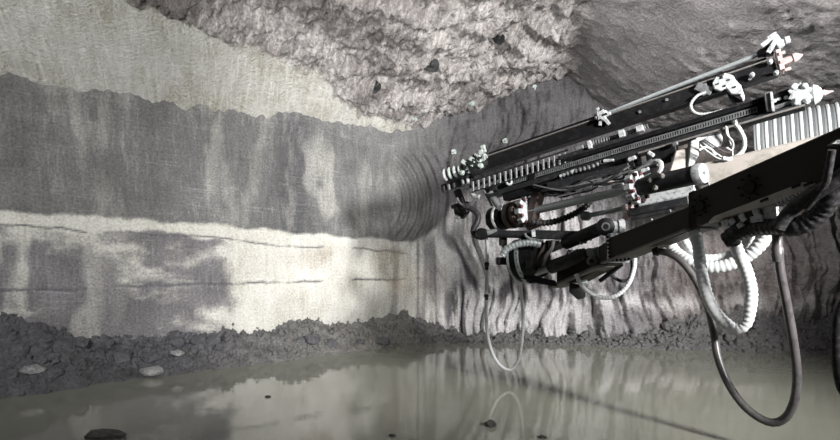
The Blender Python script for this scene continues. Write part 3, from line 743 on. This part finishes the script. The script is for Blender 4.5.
for x, y in ((775, 101), (779, 99), (786, 98)):
    c = F2.pp(x, y, .07); MB().cyl(c, c + F2.n * .02, .022, None, 8).build('bolt', 'white', t2)
MB().beam(F2.pp(772, 109, .10), F2.pp(796, 101, .10), .05, .045, F2.u).build('side_bar', 'grey', t2, bevel=.006)
mb = MB()
for (a, b) in (((794, 87), (806, 102)), ((794, 102), (806, 86)), ((793, 95), (808, 93))):
    mb.beam(F2.pp(*a, .12), F2.pp(*b, .12), .14, .06, F2.n)
for q in ((794, 87), (804, 86), (796, 102), (806, 101)): mb.blob(F2.pp(*q, .14), .045, int(q[0]), 1)
mb.build('nose_casting', 'white', t2, bevel=.006)
MB().cyl(F2.pp(806, 95.5, .05), F2.pp(813, 94, .05), .085, None, 18).build('nose_ring', 'black', t2, True)
MB().lathe(F2.pp(811, 95.2, .05), F2.pp(834, 91, .05), [(0, .095), (.12, .108), (.3, .09), (.48, .04), (.5, .034), (.62, .034), (.64, .026), (1, .003)], 18).build('cone_nose', 'pink', t2, True)
MB().lathe(F2.pp(810.5, 95.3, .05), F2.pp(822, 93, .05), [(0, .10), (.3, .112), (.7, .09), (1, .05)], 18).build('nose_shroud', 'white', t2, True)
# rear fittings of the lower feed
rear = MB().lathe(F2.pp(486, 190, .02), F2.pp(513, 182, .02), [(0, .05), (.2, .05), (.22, .09), (.45, .09), (.47, .06), (.75, .06), (.77, .10), (1, .10)], 14).build('rear_swivel', 'dgrey', t2, True)
MB().torus(F2.pp(509, 182, .14), F2.n * .8 + F2.a * .4, .036, .018, 14, 8).build('swivel_eye', 'white', rear, True)
MB().tube([F2.pp(x, y, .10) for x, y in ((481, 184), (474, 186), (471, 191), (474, 196), (481, 197))], .035, 8).build('curved_bracket', 'white', t2, True)
MB().beam(F2.pp(443, 188, .0), F2.pp(474, 180, .0), .12, .10, F2.u).build('rear_block', 'black', t2, bevel=.01)
for x, y, m in ((444, 189, 'dgrey'), (449, 187, 'grey'), (454, 186, 'dgrey'), (463, 183, 'grey'), (468, 181, 'white'), (466, 187, 'grey')):
    c = F2.pp(x, y, .08); MB().cyl(c - F2.u * .05, c + F2.u * .05, .028, None, 10).build('rear_fitting', m, t2, True)
mb = MB().lathe(F2.pp(487, 184, .08), F2.pp(501, 181, .08), [(0, .05), (.3, .07), (.5, .05), (.7, .07), (1, .05)], 12); mb.build('hydraulic_motor', 'white', t2, True)
mb = MB().beam(F2.pp(457, 190, .05), F2.pp(464, 208, .05), .10, .09, F2.n).beam(F2.pp(452, 207, .05), F2.pp(470, 204, .05), .08, .06, F2.u); mb.build('rear_hanger', 'black', t2, bevel=.01)
MB().prism([F2.pp(x, y, .06) for x, y in ((453, 204), (466, 201), (467, 212), (461, 219), (454, 214))], -F2.n * .10).build('hanger_shoe', 'black', t2, bevel=.01)
MB().cyl(F2.pp(455, 216, .12), F2.pp(460, 218, .12), .03, None, 8).build('hanger_pin', 'white', t2, True)
MB().tube([F2.pp(x, y, .12) for x, y in ((457, 198), (459, 202), (463, 205), (470, 204), (476, 199))], .02, 8).build('hanger_pipe', 'grey', t2, True)
MB().tube([F2.pp(x, y, .13) for x, y in ((456, 208), (462, 213), (468, 213), (467, 207))], .012, 6).build('hanger_wire', 'dgrey', t2, True)
MB().cyl(F2.pp(490, 193, .1), F2.pp(499, 207, .1), .055, .05, 12).build('rear_cylinder', 'grey', t2, True)
MB().cyl(F2.pp(484, 191, .1), F2.pp(492, 206, .1), .018, None, 8).build('feed_pipe', 'grey', t2, True)
# clutter carried under the lower feed
MB().beam(F2.pp(505, 196, .0), F2.pp(640, 160, .0), .18, .16, F2.u).build('cradle_beam', 'black', t2, bevel=.01)
MB().beam(F2.pp(548, 190, .1), F2.pp(630, 170, .1), .06, .20, F2.u).build('side_plate', 'dgrey', t2, bevel=.01)
MB().tube([F2.pp(x, y, .16) for x, y in ((563, 175), (575, 171), (590, 167), (602, 162))], .032, 8, .3, .06).build('wrapped_hose', 'grey', t2)
for x, y, dx, dy in ((560, 176, 6, -2), (604, 161, 10, -1), (571, 172, 4, -2)):
    MB().cyl(F2.pp(x, y, .17), F2.pp(x + dx, y + dy, .17), .024, .018, 8).build('hose_fitting', 'white', t2, True)
for a, b in (((531, 190), (534, 172)), ((560, 196), (559, 176)), ((633, 172), (629, 158)), ((655, 168), (652, 150)), ((668, 163), (664, 146))):
    MB().beam(F2.pp(*a, .08), F2.pp(*b, .08), .10, .07, F2.n).build('hanger', 'black', t2, bevel=.008)
for i in range(6):
    pts = [F2.pp(530 + i * 4, 184 + i * 2.2, .16 - .02 * i), F2.pp(560 + i * 3, 190 - i, .2), F2.pp(595, 186 - i * 2, .18), F2.pp(630 + 3 * i, 166 + i * 2, .12)]
    MB().tube(pts, .013, 6).build('hydraulic_line', 'rubber' if i % 3 else 'grey', t2, True)
rgl = random.Random(21)
for i in range(16):
    x0 = rgl.uniform(545, 600); y0 = 196 - (x0 - 545) * .25 + rgl.uniform(-6, 4); x1 = x0 + rgl.uniform(35, 70); y1 = y0 - (x1 - x0) * rgl.uniform(.2, .42); o_ = rgl.uniform(.12, .25)
    pts = [F2.pp(x0, y0, o_), F2.pp(x0 * .65 + x1 * .35, y0 * .65 + y1 * .35 + rgl.uniform(-2, 7), o_), F2.pp(x0 * .3 + x1 * .7, y0 * .3 + y1 * .7 + rgl.uniform(-3, 6), o_), F2.pp(x1, y1, o_)]
    MB().tube(pts, rgl.choice((.010, .014, .018)), 6).build('hydraulic_line', rgl.choice(('rubber', 'rubber', 'black', 'grey')), t2, True)
for x, y, dx, dy, m in ((598, 186, 10, -4, 'white'), (606, 183, 9, -3, 'pink'), (612, 188, 12, -4, 'white'), (584, 190, 8, -3, 'grey'), (628, 160, 8, -3, 'white'), (640, 172, 9, -4, 'white'), (655, 160, 5, 6, 'white'), (648, 152, 6, 4, 'white'), (672, 145, 6, -2, 'grey')):
    MB().beam(F2.pp(x, y, .2), F2.pp(x + dx, y + dy, .2), .05, .05, F2.u).build('valve_fitting', m, t2, bevel=.01)
MB().box(F2.pp(662, 152, .05), F2.a * .18, F2.n * .09, F2.u * .10).build('valve_block', 'black', t2, bevel=.012)

# ---- slewing actuator below the feeds (long bright rod between bolted flanges)
F3 = Axis(P(496, 219, 8.75), P(704, 173, 6.15))
t3 = thing('slewing_actuator', F3.A.copy(), 'long greenish steel actuator rod between two white bolted flanges', 'actuator')
MB().cyl(F3.at(527), F3.at(634), .058, .052, 16).build('rod', 'rod', t3, True)
for px, R in ((527.5, .23), (636, .20)):
    c = F3.at(px)
    star = MB()
    for k_ in range(9):
        g = 2 * math.pi * k_ / 9; d = (F3.n * math.cos(g) + F3.u * math.sin(g))
        star.beam(c + d * R * .3, c + d * R, .075, .10, F3.a, .07, .09)
    star.lathe(c - F3.a * .06, c + F3.a * .05, [(0, R * .72), (1, R * .66)], 18)
    fl = star.build('flange', 'white', t3, bevel=.006)
    for q, q2 in bolts(None, c + F3.a * .03, F3.a, R * .85, 9, .02, .045, .35): MB().cyl(q - F3.a * .03, q2, .024, None, 6).build('bolt', 'redbolt', fl)
MB().lathe(F3.at(508), F3.at(525), [(0, .15), (.12, .15), (.14, .20), (.4, .20), (.42, .17), (.6, .17), (.62, .21), (.8, .21), (.82, .16), (1, .16)], 18).build('gear_housing', 'rust', t3, True)
MB().lathe(F3.at(492), F3.at(507), [(0, .10), (.15, .19), (.9, .19), (1, .17)], 20).build('drum', 'black', t3, True)
MB().torus(F3.at(501), F3.a, .185, .028, 24, 8).build('drum_ring', 'white', t3, True)
MB().beam(F3.at(493, -.02, .02), F3.at(489, -.02, .02), .12, .12, F3.u).build('drum_stub', 'black', t3, bevel=.01)
for k_ in range(3):
    c = F3.at(505 + k_, .16 - .03 * k_, .10 + .03 * k_); MB().cyl(c, c + F3.a * .07, .022, None, 8).build('drum_stud', 'white', t3, True)
MB().beam(F3.pp(530, 226, .0), F3.pp(541, 184, -.05), .16, .13, F3.n, .14, .16).build('rust_bracket', 'rust', t3, bevel=.015)
MB().prism([F3.pp(x, y, -.05) for x, y in ((533, 185), (549, 180), (552, 190), (541, 197))], -F3.n * .12).build('rust_plate', 'rust', t3, bevel=.01)
MB().cyl(F3.pp(529, 226, .05), F3.pp(541, 222, .05), .07, .06, 12).build('lower_boss', 'rust', t3, True)
MB().lathe(F3.at(639), F3.at(697), [(0, .10), (.1, .108), (.9, .108), (1, .112)], 20).build('cylinder_barrel', 'dgrey', t3, True)
MB().lathe(F3.at(696), F3.at(704), [(0, .118), (.5, .122), (1, .112)], 22).build('end_cap', 'white', t3, True)
MB().cyl(F3.at(703.5), F3.at(705), .02, None, 8).build('cap_screw', 'grey', t3)
MB().tube([F3.pp(x, y, .15) for x, y in ((645, 166), (653, 162), (660, 162), (661, 168), (657, 174))], .03, 8).build('lifting_hook', 'white', t3, True)
for x, y in ((650, 180), (662, 176), (655, 188)):
    c = F3.pp(x, y, .14); MB().blob(c, .035, int(x), 1).build('grease_lump', 'boomedge', t3)

# ---- second (pale) boom and its mount
F4 = Axis(P(648, 194, 7.15), P(900, 138, 5.6))
t4 = thing('drill_boom', F4.A.copy(), 'pale dusty far boom seen above the dark near boom', 'boom', 'booms of the rig')
MB().beam(F4.at(700, .0, -.02), F4.at(905, .0, -.02), .30, .40, F4.u).build('boom_tube', 'palebm', t4, bevel=.02)
MB().beam(F4.at(640, -.09, .05), F4.at(697, -.09, .05), .20, .13, F4.u).build('inner_tube', 'white', t4, bevel=.015)
MB().beam(F4.at(632, -.21, .10), F4.at(690, -.21, .10), .22, .10, F4.u).build('lower_tube', 'dgrey', t4, bevel=.01)
MB().beam(F4.at(633, -.29, .12), F4.at(672, -.29, .12), .2, .05, F4.u).build('skid', 'dgrey', t4, bevel=.01)
ep = MB().box(F4.at(707, .0, .14), F4.a * .05, F4.n * .02, F4.u * .19).build('end_plate', 'grey', t4, bevel=.006)
for k_ in range(4):
    for j in (-1, 1):
        c = F4.at(707, -.15 + .1 * k_, .16) + F4.a * .03 * j; MB().cyl(c, c + F4.n * .015, .013, None, 6).build('bolt', 'black', ep)
MB().prism([P(*q) for q in ((676, 151, 6.8), (692, 146, 6.75), (688, 174, 6.7), (668, 178, 6.75))], (0.02, .10, 0)).build('mount_plate', 'palebm', t4, bevel=.008)
MB().prism([P(*q) for q in ((691, 141, 6.7), (699, 138, 6.68), (699, 155, 6.66), (692, 168, 6.66), (687, 174, 6.68))], (.03, .14, 0)).build('mount_rib', 'white', t4, bevel=.008)
bx = MB().prism([P(*q) for q in ((702, 134, 6.75), (720, 132, 6.7), (723, 137, 6.7), (722, 146, 6.7), (712, 148, 6.72), (704, 141, 6.75))], (.03, .16, 0)).build('junction_box', 'white', t4, bevel=.008)
MB().beam(P(695, 139, 6.75), P(706, 135, 6.75), .06, .08).build('box_hinge', 'white', bx, bevel=.006)
for i, pts in enumerate(([(703, 142), (712, 150), (722, 157), (730, 160)], [(700, 145), (710, 153), (720, 159), (731, 160)], [(704, 139), (716, 147), (726, 152), (733, 150), (733, 142), (727, 138)], [(727, 127), (729, 138), (732, 148), (733, 158)], [(726, 126), (727, 134), (733, 142), (732, 150), (726, 147)], [(699, 150), (706, 147), (712, 150), (716, 156)])):
    MB().tube([P(x, y, 6.55 - .02 * i) for x, y in pts], .008 if i < 5 else .013, 6).build('lead', 'whose' if i != 2 else 'ghose', t4, True)
MB().tube([P(x, y, 6.45) for x, y in ((735, 123), (740, 130), (744, 139), (744, 148), (739, 155), (730, 159), (722, 158))], .026, 8, .12, .04).build('armoured_lead', 'whose', t4, True)
MB().cyl(P(737, 127, 6.47), P(734, 120, 6.45), .03, None, 8).build('lead_gland', 'grey', t4, True)
# secondary cylinder and rods beneath the actuator
t5 = thing('tilt_cylinder', P(586, 216, 7.7), 'slim tilt cylinder with clevis eye below the actuator rod', 'hydraulic cylinder')
F5 = Axis(P(586, 216, 7.7), P(668, 200, 7.0))
MB().cyl(F5.at(588), F5.at(628), .034, .034, 12).build('rod', 'rod', t5, True)
MB().cyl(F5.at(630), F5.at(672), .075, .075, 14).build('barrel', 'dgrey', t5, True)
MB().lathe(F5.at(586) - F5.n * .06, F5.at(586) + F5.n * .06, [(0, .05), (.1, .065), (.9, .065), (1, .05)], 14).build('clevis', 'grey', t5, True)
mb = MB()
for q in ((626, 208), (630, 212), (627, 216), (632, 207), (634, 214)): mb.blob(F5.pp(*q, .1), .055, int(q[1]), 1)
mb.build('gland_nut', 'pink', t5)
for i in range(3): MB().tube([F5.pp(x, y + i * 1.5, .12) for x, y in ((633, 212), (642, 210), (648, 212), (653, 218))], .013, 6).build('line', 'whose', t5, True)
t6 = thing('swing_link', P(482, 234, 8.3), 'straight dark swing link bar running level under the black drum', 'linkage')
MB().cyl(P(484, 234, 8.3), P(537, 234.5, 7.95), .055, None, 12).build('link_rod', 'dgrey', t6, True)
MB().beam(P(536, 234.5, 7.9), P(592, 236, 7.6), .12, .125).build('link_box', 'dgrey', t6, bevel=.01)
MB().lathe(P(481, 234, 8.15), P(483, 234, 8.45), [(0, .07), (.1, .09), (.9, .09), (1, .07)], 12).build('link_eye', 'black', t6, True)
MB().tube([P(x, y, 7.85) for x, y in ((525, 233), (526, 236), (531, 239), (541, 240))], .018, 6).build('link_pipe', 'grey', t6, True)
MB().beam(P(533, 231, 7.85), P(533.5, 237, 7.85), .05, .05, (1, 0, 0)).build('link_clip', 'white', t6)
MB().cyl(P(487, 233, 8.2), P(497, 230.5, 8.2), .04, .03, 8).build('link_fitting', 'grey', t6, True)

# ---- near dark boom
FB = Axis(P(560, 277, 8.0), P(846, 158, 4.55))
tb = thing('drill_boom', P(560, 277, 8.0), 'thick black near boom with bolted flange and round covers', 'boom', 'booms of the rig')
def bm(px, top, bot, off=0): return FB.pp(px, top, off), FB.pp(px, bot, off)
def slab(mb, st, wid):
    """box girder through stations (px, top y, bottom y): the near face follows them, wid is its depth"""
    vs = []
    for px, t, b, dw in st:
        a, c = FB.pp(px, t), FB.pp(px, b); d = V((0.90, 0.43, 0)) * wid
        vs += [a, c, c + d, a + d]
    n = len(st); fs = [(0, 1, 2, 3), tuple(4 * (n - 1) + i for i in (3, 2, 1, 0))]
    for i in range(n - 1):
        for k in range(4): fs.append((4 * i + k, 4 * i + (k + 1) % 4, 4 * i + 4 + (k + 1) % 4, 4 * i + 4 + k))
    return mb.add(vs, fs)
slab(MB(), [(608, 238, 262, 0), (697, 203, 228, 0)], .30).build('inner_tube', 'boom', tb, bevel=.012)
slab(MB(), [(690, 193, 229, 0), (760, 162, 203, 0), (850, 122, 176, 0), (990, 60, 130, 0)], .38).build('outer_tube', 'boom', tb, bevel=.015)
slab(MB(), [(688, 193, 230, 0), (694, 190, 229, 0)], .40).build('collar', 'black', tb, bevel=.008)
MB().beam(FB.pp(610, 263, -.12), FB.pp(697, 229, -.12), .32, .02).build('bottom_flange', 'boomedge', tb)
fp = slab(MB(), [(605, 234, 263, 0), (610, 233, 263, 0)], .34).build('flange_plate', 'rod', tb, bevel=.006)
for k_ in range(7):
    c = FB.pp(607.5 + k_ * .45, 237 + 3.9 * k_, .012); MB().cyl(c, c + V((-.5, -.85, 0)) * .02, .017, None, 6).build('bolt', 'black', fp)
for k_ in range(5):
    c = FB.pp(613 + 4 * k_, 260.5 - .4 * k_, .012); MB().cyl(c, c + V((-.5, -.85, 0)) * .02, .017, None, 6).build('bolt', 'black', fp)
for px, py, R in ((700.5, 206, .065), (750, 187, .07)):
    c = FB.pp(px, py, .0); ax = V((-.43, .90, 0)).cross(V((0, 0, 1))); ax = FB.n
    cv = MB().lathe(c - ax * .03, c + ax * .025, [(0, R), (.8, R), (1, R * .85)], 20).build('cover', 'black', tb, True)
    for q, q2 in bolts(None, c + ax * .01, ax, R * 1.5, 8, .01, .02): MB().cyl(q, q2, .014, None, 6).build('bolt', 'black', cv)
# front bracket and knuckle
slab(MB(), [(556, 265, 285, 0), (575, 262, 282, 0), (608, 240, 264, 0)], .26).build('nose_tube', 'boom', tb, bevel=.015)
MB().beam(FB.pp(556, 287, -.05), FB.pp(606, 266, -.05), .28, .03).build('nose_flange', 'boomedge', tb)
kn = MB().lathe(P(516, 262, 8.25), P(541, 258, 7.95), [(0, .20), (.08, .30), (.45, .315), (.5, .31), (1, .26)], 26).build('knuckle_drum', 'black', tb, True)
MB().torus(P(520, 261.3, 8.2), P(541, 258, 7.95) - P(516, 262, 8.25), .30, .022, 30, 8).build('drum_rim', 'rod', kn, True)
axk = (P(541, 258, 7.95) - P(516, 262, 8.25)).normalized()
MB().lathe(P(526, 260.5, 8.13), P(529, 260, 8.1), [(0, .345), (1, .345)], 30).build('bolt_ring', 'rod', kn, True)
for q, q2 in bolts(None, P(529, 260, 8.1), axk, .325, 22, .02, .03): MB().cyl(q - axk * .02, q2, .022, None, 6).build('bolt', 'black', kn)
MB().box(P(529, 264, 7.75), axk * .05, V((0, .03, 0)), V((0, 0, .05))).build('inspection_plate', 'dgrey', kn, bevel=.008)
MB().box(P(504, 261, 8.2), (.11, 0, 0), (0, .10, 0), (0, 0, .055)).build('knuckle_lug', 'black', tb, bevel=.015)
MB().box(P(503, 241, 8.3), (.05, 0, 0), (0, .08, 0), (0, 0, .07)).build('knuckle_block', 'black', tb, bevel=.01)
MB().prism([P(*q, 7.85) for q in ((538, 254), (546, 240), (552, 242), (555, 248), (549, 256), (545, 272), (538, 278), (534, 268))], (.05, .22, 0)).build('knuckle_cheek', 'boom', tb, bevel=.012)
MB().tube([P(x, y, 7.75) for x, y in ((553, 240), (552, 248), (546, 256), (544, 264), (541, 268))], .026, 8).build('knuckle_pipe', 'boomedge', tb, True)
MB().tube([P(x, y, 7.72) for x, y in ((570, 250), (568, 255), (564, 260))], .03, 8).build('knuckle_pipe', 'boomedge', tb, True)
MB().prism([P(*q, 7.8) for q in ((548, 240), (560, 241), (556, 247), (549, 252))], (.02, .1, 0)).build('knuckle_gusset', 'grey', tb, bevel=.008)
MB().prism([P(*q, 7.9) for q in ((516, 277), (540, 284), (558, 287), (556, 281), (538, 277))], (.03, .2, 0)).build('knuckle_skirt', 'black', tb, bevel=.01)
MB().tube([P(x, y, 7.72) for x, y in ((502, 256), (506, 250), (513, 246), (522, 243.5), (532, 243), (541, 245))], .05, 10, .12, .05).build('wrapped_hose', 'rod', tb)
# the two boom cylinders
for nm, a, b, r, m in (('upper', (564, 244, 7.75), (604, 227, 7.25), .088, 'dgrey'), ('lower', (549, 268, 7.75), (586, 254, 7.4), .092, 'dgrey')):
    a_, b_ = P(*a), P(*b); d = (b_ - a_).normalized()
    cy_ = MB().lathe(a_, b_, [(0, r * .8), (.04, r), (.9, r), (1, r * .9)], 18).build('lift_cylinder', m, tb, True)
    MB().cyl(a_ - d * .22, a_, r * .55, None, 12).build('piston_rod', 'rod', cy_, True)
c = P(605, 227, 7.2)
MB().lathe(c - V((.25, .97, 0)) * .10, c + V((.25, .97, 0)) * .06, [(0, .08), (.1, .115), (1, .115)], 20).build('clevis_eye', 'black', tb, True)
MB().torus(c - V((.25, .97, 0)) * .10, (.25, .97, 0), .045, .012, 14, 6).build('clevis_ring', 'grey', tb, True)
MB().lathe(P(609, 228, 7.25), P(625, 226.5, 7.2), [(0, .10), (.3, .105), (.32, .085), (.6, .085), (.62, .105), (.9, .10), (1, .09)], 18).build('pin_sleeve', 'white', tb, True)
MB().lathe(P(592, 248, 7.35), P(592, 257, 7.35), [(0, .05), (.1, .075), (.9, .075), (1, .05)], 14).build('clevis_pin', 'grey', tb, True)
MB().beam(P(597, 247, 7.3), P(599, 258, 7.3), .10, .04, (1, 0, 0)).build('clevis_plate', 'grey', tb, bevel=.006)
MB().torus(P(592, 261, 7.3), (.2, 1, .3), .05, .02, 14, 6).build('pin_washer', 'boomedge', tb, True)
for x, y in ((570, 257), (574, 256), (577, 254.5), (581, 247), (585, 246)):
    c = P(x, y - 4, 7.5); MB().blob(c, .028, int(x), 1).build('grease_fitting', 'white', tb)
MB().beam(P(600, 281, 7.6), P(622, 264, 7.3), .05, .05).build('strut', 'black', tb, bevel=.006)
MB().prism([P(*q, 7.7) for q in ((570, 283), (584, 286), (586, 297), (578, 300), (569, 292))], (.03, .12, 0)).build('strut_shoe', 'black', tb, bevel=.012)
MB().cyl(P(579, 284, 7.6), P(587, 282, 7.6), .04, None, 10).build('strut_pin', 'rod', tb, True)
# plate and ribs under the outer tube
up_ = MB().prism([FB.pp(x, y, .02) for x, y in ((708, 222), (714, 216), (803, 182), (816, 183), (778, 202))], (.04, .05, -.02)).build('under_plate', 'palebm', tb, bevel=.005)
for x, y in ((796, 186), (808, 184), (764, 200)):
    c = FB.pp(x, y, .035); MB().box(c, FB.a * .035, FB.n * .01, V((0, 0, .01))).build('slot', 'black', up_)
for k_ in range(9):
    x = 779 + 3.6 * k_; c0_, c1_ = FB.pp(x, 203 - 2.1 * k_ , -.05), FB.pp(x + 2, 206 - 1.9 * k_, -.05)
    MB().beam(FB.pp(x, 199 - 1.75 * k_, -.03), FB.pp(x + 3, 206 - 2.1 * k_, -.03), .10, .02, FB.a).build('rib', 'white', up_)
MB().prism([FB.pp(x, y, -.02) for x, y in ((764, 206), (776, 203), (777.5, 219), (763, 219))], (.03, .10, 0)).build('lamp_housing', 'white', tb, bevel=.008)
for (a, b) in (((755, 209), (760, 220)), ((751, 220), (763, 218)), ((741, 214), (745, 221)), ((739, 223), (742, 227)), ((731, 219), (734, 224)), ((722, 224), (729, 222))):
    MB().beam(FB.pp(*a, .0), FB.pp(*b, .0), .06, .03, FB.n).build('under_fitting', 'white', tb, bevel=.004)
slab(MB(), [(718, 222, 226, 0), (756, 208, 222, 0)], .25).build('under_box', 'black', tb, bevel=.01)
# grey fitting and black plumbing by the frame edge
MB().prism([P(*q, 4.5) for q in ((831, 144), (838, 139), (850, 137), (850, 144), (840, 145))], (.03, .1, 0)).build('lamp_cowl', 'grey', tb, bevel=.006)

# ------------------------------------------------------------------ hoses (each hangs between its fittings)
def hose(name, pts, r, mat, label, rib=0.0, pitch=None, seg=10, ends=None):
    mb = MB().tube([P(*p) for p in pts], r, seg, rib, pitch)
    if ends is None:
        o = mb.build(name, mat, None, True); return tag(o, label, 'hose', 'hoses hanging off the rig')
    t = thing(name, P(*pts[0]), label, 'hose', 'hoses hanging off the rig')
    mb.build('hose_body', mat, t, True)
    for (a, b, rr, m) in ends: MB().lathe(P(*a), P(*b), [(0, rr * .8), (.15, rr), (.5, rr), (.55, rr * .8), (1, rr * .8)], 10).build('coupling', m, t, True)
    return t
hose('hanging_hose', [(486, 234, 8.3), (487, 246, 8.42), (487, 262, 8.6), (486, 300, 8.6), (487, 330, 8.6), (492, 352, 8.58), (500, 365, 8.56), (510, 370, 8.54), (518, 361, 8.52), (522, 340, 8.5), (523, 315, 8.48), (521, 292, 8.4), (520.5, 280, 8.28), (521, 268, 8.15)], .026, 'whose',
     'thin hose hanging in a long narrow loop to the water from the rig end', 0, None, 10, [((487, 262, 8.6), (486.5, 270, 8.6), .038, 'rubber'), ((486.3, 294, 8.6), (486.3, 300, 8.6), .036, 'rubber'), ((521, 288, 8.46), (521.6, 296, 8.46), .036, 'rubber')])
hose('drain_hose', [(655, 251, 6.5), (668, 253, 6.4), (682, 262, 6.3), (696, 281, 6.2), (707, 305, 6.1), (713, 328, 6.0), (718, 358, 5.9), (729, 385, 5.8), (746, 408, 5.65), (768, 422, 5.5), (784, 419, 5.4), (794, 402, 5.3), (797, 376, 5.25), (793, 340, 5.2), (786, 300, 5.2), (780, 268, 5.2), (777, 232, 5.2)], .040, 'ghose',
     'long grey drain hose sagging in the lowest loop at the right', 0, None, 12, [((777.5, 262, 5.2), (777, 234, 5.2), .055, 'ghose'), ((659, 251, 6.46), (653, 252, 6.5), .055, 'rubber')])
hose('spiral_hose', [(694, 230, 6.0), (698, 245, 5.95), (700, 262, 5.9), (704, 285, 5.85), (711, 305, 5.8), (722, 320, 5.75), (735, 328, 5.7), (745, 324, 5.65), (750, 308, 5.6), (751, 290, 5.6), (746, 270, 5.6), (738, 252, 5.6), (733, 238, 5.6)], .062, 'whose',
     'thick white spiral hose hanging in a U between two black ends', .08, .05, 12, [((733.5, 246, 5.6), (731, 230, 5.6), .075, 'rubber')])
hose('spiral_hose', [(668, 240, 6.9), (676, 252, 6.8), (690, 262, 6.6), (706, 267, 6.5), (724, 266, 6.4), (744, 258, 6.3), (759, 246, 6.2), (768, 232, 6.15), (771, 216, 6.1), (770, 204, 6.1)], .075, 'whose',
     'wide white spiral hose curving in a shallow bow behind the U-shaped one', .08, .055, 12)
hose('spiral_hose', [(682, 236, 6.8), (690, 249, 6.7), (700, 257, 6.65), (716, 258, 6.6), (736, 252, 6.5), (748, 240, 6.45), (756, 226, 6.4)], .05, 'whose',
     'narrower white spiral hose tucked inside the bow of the wide one', .08, .05, 12)
hose('spiral_hose', [(576, 274, 7.4), (582, 286, 7.4), (592, 294, 7.35), (606, 298, 7.3), (619, 294, 7.25), (629, 283, 7.2), (634, 269, 7.2), (635, 258, 7.2)], .030, 'whose',
     'thin white spiral hose looping under the boom nose', .14, .04, 10)
hose('jumper_hose', [(606, 270, 7.5), (612, 276, 7.45), (621, 281, 7.4), (629, 279, 7.38), (632, 270, 7.38), (632, 260, 7.38)], .022, 'rubber',
     'short black jumper hose inside the thin white loop under the boom nose')
hose('tail_hose', [(464, 206, 8.5), (472, 209, 8.45), (478, 215, 8.42), (477, 223, 8.4), (473, 230, 8.4), (476, 236, 8.4), (484, 237, 8.4)], .045, 'rubber',
     'black S-shaped hose at the far left tail of the rig')
hose('ribbed_hose', [(533, 222, 8.0), (545, 223, 7.95), (560, 220, 7.9), (574, 214, 7.85), (585, 207, 7.8), (592, 199, 7.78)], .05, 'rubber',
     'black ribbed hose sagging below the bright actuator rod', .2, .05, 10)
hose('supply_hose', [(728, 240, 5.6), (738, 232, 5.5), (752, 228, 5.4), (772, 226, 5.2), (792, 227, 5.0), (808, 222, 4.9), (822, 210, 4.8), (830, 196, 4.7), (834, 180, 4.65), (838, 160, 4.6)], .088, 'rubber',
     'fat black supply hose curving up beside the near boom', .06, .06, 12)
hose('supply_hose', [(778, 228, 4.9), (786, 216, 4.85), (800, 203, 4.75), (818, 192, 4.6), (836, 180, 4.5), (856, 164, 4.4), (880, 150, 4.3)], .058, 'rubber',
     'slimmer black supply hose crossing diagonally in front of the fat one', 0, None, 12)
hose('feeder_hose', [(832, 150, 4.4), (829, 168, 4.45), (826, 182, 4.5), (816, 196, 4.6), (806, 208, 4.7)], .03, 'rubber',
     'black feeder hose dropping from the grey cowl at the right edge')
hose('edge_hose', [(846, 300, 3.9), (839, 315, 3.9), (836.5, 335, 3.9), (837, 360, 3.9), (841, 385, 3.9), (850, 400, 3.9)], .035, 'rubber',
     'black hose just peeking in at the right frame edge above the water')

# ------------------------------------------------------------------ ventilation duct
FD = Axis(P(757, 152, 8.8), P(922, 130, 7.7))
td = thing('ventilation_duct', FD.A.copy(), 'large ribbed grey ventilation duct with pale hoops behind the booms', 'duct')
n = 18; prof = []
for i in range(n * 2 + 1): prof.append((i / (2 * n), .53 if i % 2 else .555))
MB().lathe(FD.A, FD.B, prof, 40).build('duct_body', 'duct', td, True)
h0 = None
for i in range(n):
    c = FD.A + FD.d * ((i + .5) / n) * 1.0
    if h0 is None:
        mb = MB().torus(c, FD.a, .545, .021, 44, 8); h0 = mb.build('hoop', 'ductring', td, True); c0 = c
    else:
        h = h0.copy(); COL.objects.link(h); h.parent = td; h.location = V(h0.location) + (c - c0)
